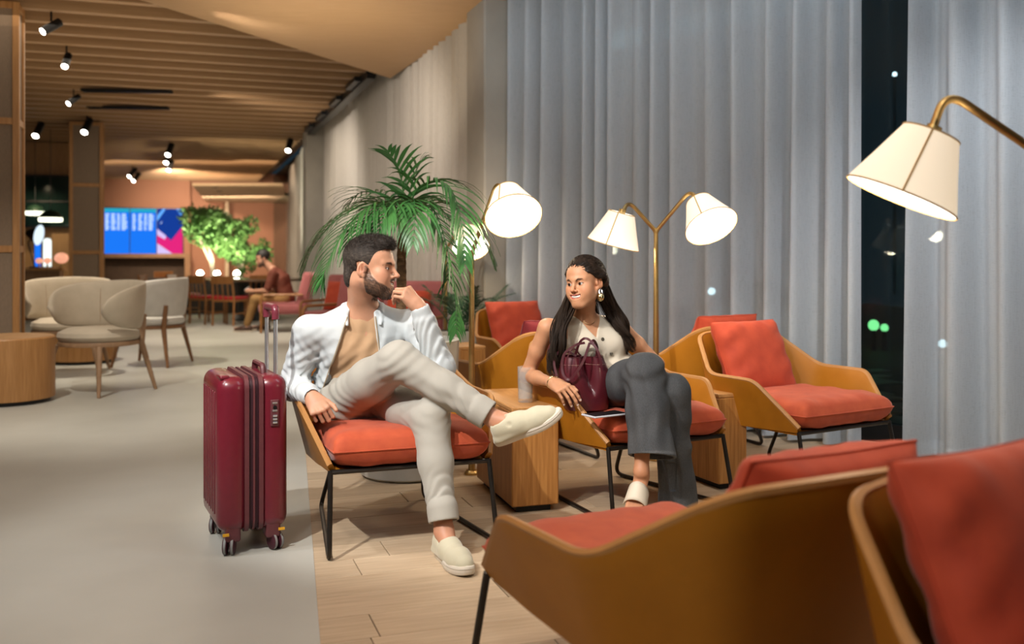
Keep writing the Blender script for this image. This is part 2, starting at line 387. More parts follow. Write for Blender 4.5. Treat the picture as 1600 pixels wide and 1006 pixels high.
# window glass and frames behind the curtains
nw = Vector((.721, .693, 0)); gp = cp+nw*.3
Mg = Matrix(((cd.x, nw.x, 0, gp.x), (cd.y, nw.y, 0, gp.y), (0, 0, 1, 0), (0, 0, 0, 1)))
def glassmat():
    m = bpy.data.materials.new('window_glass'); m.use_nodes = True; nt = m.node_tree; N = nt.nodes
    N.remove(N['Principled BSDF']); g = N.new('ShaderNodeBsdfGlossy'); g.inputs['Roughness'].default_value = .01; g.inputs[0].default_value = (.8, .9, .9, 1)
    t = N.new('ShaderNodeBsdfTransparent'); t.inputs[0].default_value = (.55, .62, .62, 1); mx = N.new('ShaderNodeMixShader')
    fr = N.new('ShaderNodeFresnel'); fr.inputs[0].default_value = 1.5
    L2(nt, fr.outputs[0], mx.inputs[0]); L2(nt, t.outputs[0], mx.inputs[1]); L2(nt, g.outputs[0], mx.inputs[2]); L2(nt, mx.outputs[0], N['Material Output'].inputs[0]); return m
M_glass = glassmat()
win = struct(MB().box((-3.6, .0, 0), (2.6, .08, .12), Mg).build('window_1', M_black, smooth=False))
for s in (-3.4, -1.9, -.4, 1.1, 2.5): MB().box((s-.03, 0, .12), (s+.03, .08, 3.6), Mg).build('window_frame', M_black, win, smooth=False)
for a, b in ((-3.4, -1.9), (-1.9, -.4), (-.4, 1.1), (1.1, 2.5)): MB().box((a+.03, .035, .12), (b-.03, .045, 3.6), Mg).build('pane', M_glass, win, smooth=False)
win = struct(MB().box((2.62, 8.1, 0), (2.7, 30, .12), UVM).build('window_2', M_black, smooth=False))
MB().box((2.655, 8.1, .12), (2.665, 30, 3.6), UVM).build('pane', M_glass, win, smooth=False)
# outside: terrace ground, shrub, far lights in the night
mb = MB(); mb.box((-4.5, .5, -.1), (12, 40, -.02), Mg)
struct(mb.build('ground', mat('terrace', (.05, .055, .05), .7, var=.4, vscale=3), smooth=False))
M_cl = emis('city_light', (.75, .9, 1), 9); M_cg = emis('green_light', (.3, 1, .35), 2.5)
for i, (x, y, Y, r, mm, lb) in enumerate(((1112, 455, 15, .06, M_cl, 'pale street light seen through the sheer curtain, left one'), (1145, 505, 12.5, .075, M_cl, 'larger pale street light seen through the sheer curtain'),
        (1172, 507, 12.5, .045, M_cl, 'small pale street light beside the larger one behind curtain'), (1398, 116, 30, .06, M_cl, 'tiny white light high in the dark window'),
        (1365, 508, 12, .07, M_cg, 'green garden light low in the dark window'), (1382, 512, 12, .05, M_cg, 'smaller green garden light low in the dark window'), (1473, 537, 11, .05, M_cl, 'pale light behind the right sheer curtain'))):
    p = pix(x, y, Y); t = empty('outdoor_light', (p.x, p.y, -.02), 0, lb, 'light', 'lights outside the window')
    MB().ball((0, 0, p.z+.02), r, 10, 6).build('globe', mm, t); MB().tube([(0, 0, 0), (0, 0, p.z)], .03, 6).build('post', M_black, t)
# ------------------------------------------------------------------ fabric screen columns with oak frames
def screen(loc, label):
    t = empty('screen_column', loc, TH, label, 'screen', 'woven screen columns')
    w_, d_ = .52, .34
    for x in (0, w_-.055):
        for y in (0, d_-.055): MB().box((x, y, 0), (x+.055, y+.055, 3.42), bev=.004).build('stile', M_oak, t, smooth=False)
    for z in (0.02, 1.2, 2.33, 3.36):
        for y in (.005, d_-.055): MB().box((.055, y, z), (w_-.055, y+.05, z+.06), bev=.003).build('rail', M_oak, t, smooth=False)
        for x in (.005, w_-.055): MB().box((x, .055, z), (x+.05, d_-.055, z+.06), bev=.003).build('rail', M_oak, t, smooth=False)
    for z0, z1 in ((.08, 1.2), (1.26, 2.33), (2.39, 3.36)):
        for y in (.02, d_-.03): MB().box((.055, y, z0), (w_-.055, y+.01, z1)).build('fabric_panel', M_fab, t, smooth=False)
        for x in (.02, w_-.03): MB().box((x, .055, z0), (x+.01, d_-.055, z1)).build('fabric_panel', M_fab, t, smooth=False)
    return t
p = pix(30, 400, 8.5); screen((p.x-V.x*.52, p.y-V.y*.52, .002), 'woven fabric screen column at the left picture edge')
p = pix(108, 400, 16.0); screen((p.x, p.y, .002), 'distant woven screen column beside the blue wall screens')
# ================================================================== LOUNGE CHAIRS
M_tan = mat('tan_leather', (.39, .150, .010), .48, col2=(.34, .128, .008), vscale=7, bump=.07, bscale=240, bdist=.004, spec=.35)
M_edge = mat('tan_edge', (.44, .21, .065), .5, var=.1, vscale=20)
M_org = mat('orange_velvet', (.50, .085, .028), .8, col2=(.40, .058, .02), vscale=16, bump=.12, bscale=300, bdist=.004, sheen=.2)
M_orgp = mat('orange_pillow', (.50, .066, .024), .8, col2=(.40, .046, .017), vscale=14, bump=.12, bscale=300, bdist=.004, sheen=.12)
M_mag = mat('magenta_pillow', (.20, .014, .018), .8, col2=(.14, .008, .011), vscale=14, bump=.12, bscale=300, bdist=.004, sheen=.12)
M_brz = mat('dark_bronze_tube', (.045, .038, .032), .38, .75, var=.25, vscale=20)
def cushion_mesh(w, d, t, pinch=.0, n=22, wr=0.0, seed=1, pw=5.0, ex=.5):
    """plump box cushion centred on origin, seam round its middle"""
    rr = random.Random(seed); ph = [rr.uniform(0, 6.28) for _ in range(8)]; V_ = []; F_ = []
    def pt(i, j, s):
        u = -1+2*i/n; v = -1+2*j/n
        # rounded-square mapping, denser at the edge
        u = math.sin(u*PI/2)*.7+u*.3; v = math.sin(v*PI/2)*.7+v*.3
        e = max(0.0, 1-abs(u)**pw)**ex*max(0.0, 1-abs(v)**pw)**ex
        c = abs(u*v)**3
        x = u*w/2*(1-pinch*(1-abs(v)**2)*abs(u)**3)*(1-.03*c); y = v*d/2*(1-pinch*(1-abs(u)**2)*abs(v)**3)*(1-.03*c)
        f = wr*(math.sin(9*u+5*v+ph[0])*abs(v)**2*abs(u)+math.sin(11*v-6*u+ph[1])*abs(u)**2+.6*math.sin(16*u+ph[2])*abs(v)**4)*e
        return (x, y, s*(t/2*e)+f)
    for s in (1, -1):
        b = len(V_)
        for i in range(n+1):
            for j in range(n+1): V_.append(pt(i, j, s))
        for i in range(n):
            for j in range(n):
                a = b+i*(n+1)+j; q = (a, a+n+1, a+n+2, a+1); F_.append(q if s > 0 else q[::-1])
    seam = [pt(0, j, 0) for j in range(n+1)]+[pt(i, n, 0) for i in range(1, n+1)]+[pt(n, j, 0) for j in range(n-1, -1, -1)]+[pt(i, 0, 0) for i in range(n-1, 0, -1)]
    return V_, F_, seam
def cushion(name, w, d, t, m, parent, M, pinch=0.0, wr=0.0, seed=1, piping=.004, pw=5.0, ex=.5):
    V_, F_, seam = cushion_mesh(w, d, t, pinch, 26, wr, seed, pw, ex)
    o = mkobj(name, [M @ Vector(v) for v in V_], F_, m, parent, True, None)
    if piping: MB().tube([M @ Vector(p) for p in seam], piping, 5, closed=True).build('piping', m, o)
    return o
def make_chair(pillow='orange', pl=True, pil_up=0.0):
    """local frame: x right, y forward, origin on the floor under the middle of the front rail"""
    t = empty('lounge_chair', (0, 0, 0)); t['category'] = 'chair'
    # shell: lofted from a low edge to the faceted rim
    rim = [(-.325, .02, .352), (-.41, -.19, .555), (-.405, -.5, .555), (-.275, -.735, .735), (0, -.775, .75), (.275, -.735, .735), (.405, -.5, .555), (.41, -.19, .555), (.325, .02, .352)]
    low = [(-.315, .015, .335), (-.335, -.19, .325), (-.345, -.49, .315), (-.235, -.66, .31), (0, -.69, .31), (.235, -.66, .31), (.345, -.49, .315), (.335, -.19, .325), (.315, .015, .335)]
    rr = [0, .045, .06, .07, .2, .07, .06, .045, 0]
    a = fillet(rim, rr, 6); b = fillet(low, rr, 6); NV = 6
    # outer / inner skins with a rounded edge on the rim
    th = .011; n = len(a); top = []
    for i in range(n):
        tg = (a[min(i+1, n-1)]-a[max(i-1, 0)]).normalized(); up = (a[i]-b[i])
        up = (up-tg*up.dot(tg)); up = up.normalized() if up.length > 1e-5 else Vector((0, 0, 1))
        nn = tg.cross(up).normalized(); top.append((tg, up, nn))
    rings = []
    for i in range(n):
        tg, up, nn = top[i]; prof = []
        for k in range(NV+1):
            q = b[i].lerp(a[i], k/NV); prof.append(q+nn*th)
        for ang in (45, 90, 135): prof.append(a[i]+nn*th*1.15*math.cos(R(ang))+up*th*1.15*math.sin(R(ang)))
        for k in range(NV, -1, -1):
            q = b[i].lerp(a[i], k/NV); prof.append(q-nn*th)
        rings.append(prof)
    MB().rings(rings).build('shell', M_tan, t, sharp=50)
    # piped edge along the rim
    MB().tube([a[i]+top[i][1]*th*.5 for i in range(n)], th*1.1, 6).build('rim_edge', M_edge, t)
    mb = MB(); mb.prism([(p[0], p[1]-.01) for p in low], .315, .333); mb.build('seat_panel', M_tan, t, smooth=False)
    cushion('seat_cushion', .655, .67, .150, M_org, t, Matrix.Translation((0, -.27, .402)) @ rot('X', R(1.5)), .015, .006, 3, .0032, 9.0, .42)
    if pl:
        m = {'orange': M_orgp, 'magenta': M_mag}[pillow]
        cushion('back_pillow', .485, .44, .165, m, t, Matrix.Translation((0, -.595, .615+pil_up)) @ rot('X', R(-66)), .06, .012, 8, .0035, 3.6)
    # bronze tube base
    r = .0102; mb = MB(); mb.tube(fillet([(-.325, .02, .328), (.325, .02, .328)], .02), r, 8); mb.build('front_rail', M_brz, t)
    for s in (-1, 1):
        P = fillet([(s*.20, -.56, .312), (s*.245, -.74, .0102), (s*.34, .085, .0102), (s*.325, .02, .335)], [0, .07, .05, 0], 6)
        MB().tube(P, r, 8).build('leg_loop', M_brz, t)
    MB().tube([(-.2, -.56, .312), (.2, -.56, .312)], r, 8).build('back_rail', M_brz, t)
    return t
CH = {'orange': make_chair('orange')}
CH['magenta'] = make_chair('magenta'); CH['plain'] = make_chair(pl=False); used = set()
def put_chair(O, th, label, kind='orange'):
    """O: floor point under the front rail, th: turn of the rail"""
    c = CH[kind] if kind not in used else copy_tree(CH[kind]); used.add(kind)
    c.location = (O[0], O[1], .001); c.rotation_euler = (0, 0, th+PI); tag(c, label, 'chair', 'tan shell lounge chairs'); return c
# turn th: the chair's front rail runs along (cos th, sin th), it faces the camera side
chM = put_chair((-.407, 3.86), R(20), 'tan shell lounge chair the man in the pale jacket sits on', 'plain')
chW = put_chair((.693, 4.358), R(29), 'tan shell lounge chair the woman in jeans sits on', 'magenta')
put_chair((1.625, 4.725), R(31), 'empty tan lounge chair with orange pillow before the dark window gap')
def opp(B, th):
    """chair turned away whose left back corner (seen from its seat) is at floor point B"""
    r = Vector((math.cos(th), math.sin(th), 0)); fw_ = Vector((-math.sin(th), math.cos(th), 0))
    return Vector((B[0], B[1], 0))+r*.275+fw_*.735
def put_opp(B, th, label, kind='orange'):
    O = opp(B, th); c = put_chair(O, th, label, kind); c.rotation_euler = (0, 0, th); return c
put_opp((1.10, 5.62), R(31), 'tan lounge chair facing away, back to back behind the empty one')
put_opp((.06, 5.22), R(31), 'tan lounge chair facing away behind the woman', 'magenta')
r_ = Vector((math.cos(R(29)), math.sin(R(29)), 0)); f_ = Vector((math.sin(R(29)), -math.cos(R(29)), 0))
Ob = Vector((-.27, 7.5, 0))+r_*.275+f_*.735
put_chair((Ob.x, Ob.y), R(29), 'tan lounge chair with orange pillow in front of the small dark palm')
fgc = put_chair((.244, 2.65), R(28), 'blurred tan lounge chair in the foreground, seen from outside its arm')
fgc.rotation_euler = (0, 0, R(28)); fgc.scale = (1.0, 1.2, .98)
q_ = Matrix.Rotation(R(28), 3, 'Z') @ Vector((-.41, -.19*1.2, 0)); fgc.location = (-.023-q_.x, 2.29-q_.y, .001)
for ch in fgc.children:
    if ch.name.startswith('back_pillow'): ch.location = (.07, .0, -.03)
    if ch.name.startswith('seat_cushion'): ch.location = (0, 0, -.018)
put_chair((1.209, 1.211), R(31), 'large blurred tan lounge chair in the bottom right corner')
# ------------------------------------------------------------------ oak block side tables
def block(loc, rz, w_, d_, h_, label):
    t = empty('side_table', loc, rz, label, 'side table', 'oak block side tables')
    MB().box((.03, .03, 0), (w_-.03, d_-.03, .035)).build('plinth', M_black, t, smooth=False)
    M_oakb = mat('oak_block', (.50, .235, .065), .42, col2=(.32, .13, .03), vscale=4.5, stretch=(18, 18, .9), vdetail=7, bump=.06, bscale=40, contrast=(.3, .72))
    MB().box((0, 0, .03), (w_, d_, h_-.022), bev=.005).build('body', M_oakb, t, smooth=False)
    M_oakt = mat('oak_top', (.54, .28, .10), .4, col2=(.42, .195, .06), vscale=4.5, stretch=(18, 1.2, 18), vdetail=7, bump=.05, bscale=40, contrast=(.3, .72))
    MB().box((0, 0, h_-.022), (w_, d_, h_), bev=.004).build('top', M_oakt, t, smooth=False)
    return t
block((.0, 4.345, .001), R(17), .225, .62, .482, 'oak block side table holding the water glass')
block((1.03, 4.78, .001), R(23), .17, .5, .482, 'oak block side table between the woman and the empty chair')
block((-.36, 6.75, .001), R(24), .19, .34, .53, 'small oak block table beyond the brass lamp pole')
# ------------------------------------------------------------------ brass lamps
M_brass = mat('brushed_brass', (.50, .335, .13), .32, .9, var=.15, vscale=30)
def shade_mat(name, col, s):
    m = mat(name, (.85, .80, .70), .8, emit=col, estr=s, bump=.1, bscale=250); return m
M_sho = shade_mat('shade_linen', (1, .80, .56), .62); M_shi = emis('shade_lining', (1, .93, .80), 3.2); M_seam = mat('shade_seam', (.55, .36, .14), .7, var=.1)
M_sht = emis('shade_top', (1, .88, .68), 1.5)
def lamp(loc, arms, hj, label, power=10, base=.04, rz=0.0, s=1.0):
    """arms: list of (top point, shade point, shade axis direction) relative to the lamp foot; hj = height where the arms fork"""
    t = empty('floor_lamp', loc, 0, label, 'lamp', 'brass reading lamps')
    MB().lathe([(base, 0), (base, .012), (base-.008, .02), (.03, .024)], 32).build('base', M_brass, t)
    MB().tube([(0, 0, .02), (0, 0, hj*.6), (0, 0, hj+.02)], [.019*s, .016*s, .0125*s], 12).build('pole', M_brass, t)
    for (tp, sh, ax) in arms:
        tp = Vector(tp); sh = Vector(sh); ax = Vector(ax).normalized()
        P = fillet([Vector((0, 0, hj-.06)), Vector((0, 0, hj)), tp, sh], [0, .05, .07, 0], 8)
        ar = MB().tube(P, .0115*s, 10).build('arm', M_brass, t)
        q = ax.to_track_quat('Z', 'Y').to_matrix().to_4x4()
        Ms = Matrix.Translation(sh) @ q
        r0, r1, hh = .075*s, .148*s, .175*s
        sd = MB().rings([[Ms @ Vector((r*math.cos(2*PI*k/40), r*math.sin(2*PI*k/40), z)) for k in range(40)] for r, z in ((r0, -.01), (r0, -.005), ((r0+r1)/2, hh/2), (r1, hh))], False).build('shade', M_sho, t)
        MB().rings([[Ms @ Vector((r*math.cos(2*PI*k/40), r*math.sin(2*PI*k/40), z)) for k in range(40)] for r, z in ((r0-.003, -.008), (r1-.004, hh-.001))], False).build('lining', M_shi, sd)
        MB().tube([Ms @ Vector((r0*math.cos(2*PI*k/32), r0*math.sin(2*PI*k/32), -.008)) for k in range(32)], .0025, 5, closed=True).build('trim_ring', M_seam, sd)
        MB().tube([Ms @ Vector((r1*math.cos(2*PI*k/32), r1*math.sin(2*PI*k/32), hh)) for k in range(32)], .0028, 5, closed=True).build('trim_ring', M_seam, sd)
        ca = -Vector((0, 1, 0)); loc_ = (q.inverted() @ ca); ang = math.atan2(loc_.y, loc_.x)+.35
        MB().tube([Ms @ Vector(((r0+.0015)*math.cos(ang), (r0+.0015)*math.sin(ang), -.008)), Ms @ Vector(((r1+.0015)*math.cos(ang), (r1+.0015)*math.sin(ang), hh))], .003, 5).build('seam', M_seam, sd)
        MB().lathe([(r0-.004, .012), (r0-.004, .016)], 32, Ms).build('diffuser', M_sht, sd)
        MB().lathe([(.02*s, -.03), (.02*s, .005)], 16, Ms).build('socket', M_brass, t)
        l = bpy.data.lights.new('bulb', 'POINT'); lo = bpy.data.objects.new('bulb', l); COL.objects.link(lo); lo.parent = t
        l.energy = power; l.color = (1, .80, .56); l.shadow_soft_size = .05; lo.location = sh+ax*hh*1.06
        up = spot(Vector(loc)+sh-ax*.05, Vector(loc)+sh-ax*2, power*.55, 120, .8, (1, .82, .6), .05)
    return t
def rel(px, py, Y, loc): p = pix(px, py, Y); return Vector((p.x-loc[0], p.y-loc[1], p.z))
# single lamp behind the oak block
l1 = (-.216, 5.15, .001)
lamp(l1, [(rel(776, 284, 5.10, l1), rel(793, 303, 5.02, l1), (.16, -.62, -.62))], 1.18, 'single-arm brass reading lamp between the palm and the water glass', 9)
l2 = (.825, 5.5, .001)
lamp(l2, [(rel(982, 314, 5.45, l2), rel(971, 335, 5.36, l2), (-.24, .10, -.9)), (rel(1079, 297, 5.42, l2), rel(1093, 318, 5.34, l2), (.22, -.55, -.66))], 1.31, 'two-armed brass reading lamp in front of the wide sheer curtain', 12)
l3 = (1.43, 2.55, .001)
lamp(l3, [(rel(1478, 142, 2.55, l3), rel(1453, 214, 2.53, l3), (-.36, .08, -.82)), (Vector((.28, -.03, 1.62)), Vector((.31, -.1, 1.55)), (.25, -.5, -.66))], 1.42, 'nearest brass lamp, its tilted shade at the upper right', 10)
l4 = (-.54, 7.8, .001)
lamp(l4, [(rel(722, 350, 7.75, l4), rel(732, 362, 7.7, l4), (.12, -.6, -.66))], 1.22, 'far brass lamp glowing behind the palm fronds', 9)
# ================================================================== SUITCASE
def rbox(lo, hi, r, n=4, M=None):
    """rounded box as verts, faces"""
    lo = Vector(lo); hi = Vector(hi); c = (lo+hi)/2; h = (hi-lo)/2; V_ = []; F_ = []
    def samp(hh):
        k = [-1+(r/hh)*(1-math.cos(i/n*PI/2)) for i in range(n)]
        return k+[-1+r/hh, 0, 1-r/hh]+[-x for x in k[::-1]]
    for ax in range(3):
        a, b = [q for q in range(3) if q != ax]; sa = samp(h[a]); sb = samp(h[b])
        for s in (-1, 1):
            i0 = len(V_)
            for x in sa:
                for y in sb:
                    p = Vector((0, 0, 0)); p[ax] = s*h[ax]; p[a] = x*h[a]; p[b] = y*h[b]
                    q = Vector([max(-h[i]+r, min(h[i]-r, p[i])) for i in range(3)]); d = p-q
                    o = q+(d.normalized()*r if d.length > 1e-9 else d)+c
                    V_.append(M @ o if M is not None else o)
            m = len(sb)
            for i in range(len(sa)-1):
                for j in range(m-1):
                    q = (i0+i*m+j, i0+(i+1)*m+j, i0+(i+1)*m+j+1, i0+i*m+j+1)
                    F_.append(q if (s > 0) == (ax != 1) else q[::-1])
    return V_, F_
def rb(name, lo, hi, r, m, parent, M=None, n=4):
    v, f = rbox(lo, hi, r, n, M); return mkobj(name, v, f, m, parent, True, None)
M_bur = mat('burgundy_shell', (.155, .012, .024), .3, col2=(.14, .010, .021), vscale=40, bump=.05, bscale=500, bdist=.003, coat=.35, spec=.5)
M_bur2 = mat('burgundy_band', (.13, .035, .04), .45, var=.15, vscale=60)
M_zip = mat('zip_tape', (.035, .006, .012), .6, var=.3, vscale=90)
M_alu = mat('aluminium', (.62, .63, .64), .3, .85, var=.08, vscale=40)
M_rub = mat('wheel_rubber', (.06, .012, .02), .5, var=.2); M_tyre = mat('wheel_tyre', (.25, .25, .24), .6, var=.2)
sc = empty('suitcase', (-1.135, 3.705, .002), R(26), 'burgundy hard-shell suitcase standing beside the seated man', 'suitcase')
Tk, Wd, z0, z1 = .275, .42, .085, .695
rb('shell', (0, 0, z0), (Tk*.44, Wd, z1), .05, M_bur, sc); rb('shell', (Tk*.56, 0, z0), (Tk, Wd, z1), .05, M_bur, sc)
rb('core', (Tk*.3, .004, z0+.004), (Tk*.7, Wd-.004, z1-.004), .045, M_zip, sc)
def loop_yz(x, ins, r=.05, n=8):
    P = []; y0, y1, a0, a1 = ins, Wd-ins, z0+ins, z1-ins
    for (cy, cz, s) in ((y1-r, a1-r, 0), (y0+r, a1-r, 90), (y0+r, a0+r, 180), (y1-r, a0+r, 270)):
        for k in range(n+1): t = R(s+90*k/n); P.append(Vector((x, cy+r*math.cos(t), cz+r*math.sin(t))))
    return P
def band(name, x0, x1, out, m):
    A = loop_yz(x0, -out); B = loop_yz(x1, -out); C = loop_yz(x1, .01); D = loop_yz(x0, .01)
    rs = [[A[i], B[i], C[i], D[i]] for i in range(len(A))]; MB().rings(rs, loop=True).build(name, m, sc)
band('trim_band', Tk*.37, Tk*.43, .003, M_bur2); band('trim_band', Tk*.57, Tk*.63, .003, M_bur2); band('zip_teeth', Tk*.485, Tk*.515, .001, M_bur2)
for k in range(7): MB().box((-.0035, .07+k*.045, z0+.07), (.004, .085+k*.045, z1-.06), bev=.0015).build('shell_rib', M_bur, sc)
for (y) in (.02, ): rb('corner_bumper', (.012, .03, z1-.012), (.05, .12, z1+.006), .008, M_bur, sc)
lk = rb('lock', (Tk*.73, -.006, z1-.20), (Tk*.85, .01, z1-.095), .004, M_bur2, sc)
for k in range(3): MB().tube([(Tk*.76, -.007, z1-.185+k*.013), (Tk*.82, -.007, z1-.185+k*.013)], .005, 8).build('dial', M_alu, lk)
MB().lathe([(.008, 0), (.008, .004)], 14, Matrix.Translation((Tk*.79, -.005, z1-.125)) @ rot('X', R(90))).build('keyhole', M_black, lk)
for k in range(2): rb('lock_button', (Tk*.755, -.0085, z1-.112+k*.0-.03*k), (Tk*.825, -.004, z1-.104-.03*k), .0015, M_alu, lk)
ch_ = MB().tube(fillet([(Tk*.72, .12, z1-.005), (Tk*.72, .13, z1+.028), (Tk*.72, .29, z1+.028), (Tk*.72, .30, z1-.005)], .02), .011, 8, sx=1.3).build('carry_handle', M_bur2, sc)
for y in (.125, .295): MB().tube([(Tk*.9, y, z1-.02), (Tk*.9, y, z1+.225)], .0085, 10, sx=1.15).build('telescopic_bar', M_alu, sc)
MB().tube(fillet([(Tk*.9, .125, z1+.215), (Tk*.9, .125, z1+.262), (Tk*.9, .295, z1+.262), (Tk*.9, .295, z1+.215)], .03), .0155, 10).build('grip', mat('grip_plum', (.17, .03, .045), .3, var=.1), sc)
for x in (.06, Tk-.06):
    for y in (.045, Wd-.045):
        wc = rb('wheel_housing', (x-.03, y-.035, .05), (x+.03, y+.035, z0+.035), .012, M_bur2, sc)
        s = -1 if x < Tk/2 else 1
        for q in (-1, 1):
            Mw = Matrix.Translation((x+s*.012+.0*q, y-.012, .034)) @ rot('Z', R(20*s)) @ rot('Y', R(90)) @ Matrix.Translation((0, 0, q*.014))
            MB().lathe([(.01, -.009), (.028, -.009), (.033, -.006), (.033, .006), (.028, .009), (.01, .009)], 24, Mw).build('wheel', M_rub, sc)
            MB().lathe([(.0335, -.0045), (.0345, 0), (.0335, .0045)], 24, Mw).build('tyre', M_tyre, sc)
for x, y in ((.03, -.002), (Tk-.03, -.002)): MB().box((x-.012, y, z0-.004), (x+.012, y+.006, z0+.006)).build('tag', mat('yellow_tab', (.75, .38, .02), .5, var=.1), sc)
# ================================================================== GLASS OF WATER
def thin(name, tint, f):
    m = bpy.data.materials.new(name); m.use_nodes = True; nt = m.node_tree; N = nt.nodes; N.remove(N['Principled BSDF'])
    g_ = N.new('ShaderNodeBsdfGlossy'); g_.inputs['Roughness'].default_value = .03; t_ = N.new('ShaderNodeBsdfTransparent'); t_.inputs[0].default_value = (*tint, 1)
    mx = N.new('ShaderNodeMixShader'); lw = N.new('ShaderNodeLayerWeight'); lw.inputs[0].default_value = .5
    pw_ = N.new('ShaderNodeMath'); pw_.operation = 'POWER'; pw_.inputs[1].default_value = 3.0; mr = N.new('ShaderNodeMapRange'); mr.inputs[3].default_value = .04; mr.inputs[4].default_value = f
    L2(nt, lw.outputs['Facing'], pw_.inputs[0]); L2(nt, pw_.outputs[0], mr.inputs[0]); L2(nt, mr.outputs[0], mx.inputs[0])
    L2(nt, t_.outputs[0], mx.inputs[1]); L2(nt, g_.outputs[0], mx.inputs[2])
    df = N.new('ShaderNodeBsdfDiffuse'); df.inputs[0].default_value = (.85, .87, .88, 1); m3 = N.new('ShaderNodeMixShader'); m3.inputs[0].default_value = .13
    L2(nt, mx.outputs[0], m3.inputs[1]); L2(nt, df.outputs[0], m3.inputs[2]); L2(nt, m3.outputs[0], N['Material Output'].inputs[0]); return m
M_gl = thin('clear_glass', (.97, .985, .985), .6); M_wat = thin('water', (.93, .95, .95), .35)
g = empty('water_glass', (.063, 4.52, .484), 0, 'tall clear glass of water on the oak block', 'glass')
MB().lathe([(.001, 0), (.033, 0), (.0345, .004), (.0375, .165), (.0365, .166), (.0345, .163), (.0318, .018), (.001, .016)], 32).build('tumbler', M_gl, g)
MB().lathe([(.001, .0165), (.0313, .0185), (.0338, .142), (.001, .142)], 32).build('water', M_wat, g)
# ================================================================== HANDBAG
M_bag = mat('burgundy_leather', (.085, .010, .017), .3, col2=(.07, .008, .013), vscale=12, bump=.05, bscale=300, bdist=.003, coat=.25)
M_strap = mat('strap_leather', (.075, .012, .018), .4, var=.15); M_stitch = mat('stitching', (.30, .16, .13), .6, var=.1)
bagc = pix(916, 645, 4.36); bag = empty('handbag', (bagc.x, bagc.y, .478), R(12), 'burgundy leather bucket handbag leaning against the woman', 'handbag')
def bagpt(phi, z, out=0.0):
    t = z/.26; a = .105+.030*math.sin(PI*min(1, t*.9))-.012*t; b = .075+.02*math.sin(PI*min(1, t*.9))-.006*t
    c, s = math.cos(phi), math.sin(phi); e = 2/2.6
    x = a*math.copysign(abs(c)**e, c); y = b*math.copysign(abs(s)**e, s)
    dp = 0.0
    for ph0, w0 in ((R(-84), .20), (R(100), .16)):
        q = (phi-ph0+PI) % (2*PI)-PI; dp += math.exp(-(q/(.07+w0*1.3*max(0, t-.28)))**2)*max(0, min(1, (t-.28)/.5))**.8
    k = 1-.85*dp+out/.1
    lean = .022*t
    return Vector((x*k-lean, y*k+.01*t, z))
nb = 160
rs = [[bagpt(2*PI*k/nb, .26*(i/22)) for k in range(nb)] for i in range(23)]
top_in = [[bagpt(2*PI*k/nb, z, -.006) for k in range(nb)] for z in (.26, .2, .12, .02)]
MB().rings(rs+top_in).build('body', M_bag, bag)
for z, nm in ((.222, 'stitch_line'), (.259, 'edge')):
    MB().tube([bagpt(2*PI*k/nb, z, .0012) for k in range(nb)], .0011 if z < .25 else .0022, 5, closed=True).build(nm, M_stitch if z < .25 else M_strap, bag)
def strap(pts, w_=.012, t_=.0025, nm='handle', m=M_strap, flat=None):
    P = smoothpath(pts, 8); fr = frames(P); rs = []
    for (p, tg, u, v) in fr:
        side = tg.cross(Vector(flat) if flat else Vector((0, -1, .3))).normalized(); nn = tg.cross(side).normalized()
        rs.append([p+side*w_/2+nn*t_/2, p-side*w_/2+nn*t_/2, p-side*w_/2-nn*t_/2, p+side*w_/2-nn*t_/2])
    MB().rings(rs).build(nm, m, bag, sharp=40)
strap([(.05, -.085, .215), (.035, -.075, .29), (.0, -.03, .345), (-.03, .0, .33), (-.05, .03, .25)])
strap([(.062, .03, .245), (.06, .02, .30), (.035, -.01, .335), (.015, -.02, .32)], .014)
strap([(.0, -.06, .33), (-.05, -.10, .235), (-.11, -.10, .16), (-.135, -.06, .19), (-.12, -.03, .27), (-.06, -.02, .315), (-.01, -.01, .325)], .012)
strap([(-.05, .0, .26), (-.12, .01, .29), (-.165, -.02, .24), (-.16, -.05, .17)], .011)
strap([(-.03, -.03, .25), (-.075, -.06, .30), (-.115, -.085, .27), (-.12, -.09, .19)], .005, .004, 'cord')
bag.scale = (.94, .94, .92)
# thin tablet lying on the seat beside her
tb = empty('tablet', (.385, 4.16, .4785), R(32), 'pale slim tablet lying on the seat beside the handbag', 'tablet')
rb('body', (-.07, -.05, 0), (.12, .05, .008), .0035, mat('pale_case', (.55, .56, .60), .4, var=.1), tb); MB().box((-.063, -.044, .008), (.113, .044, .0086)).build('screen', M_black, tb, smooth=False)
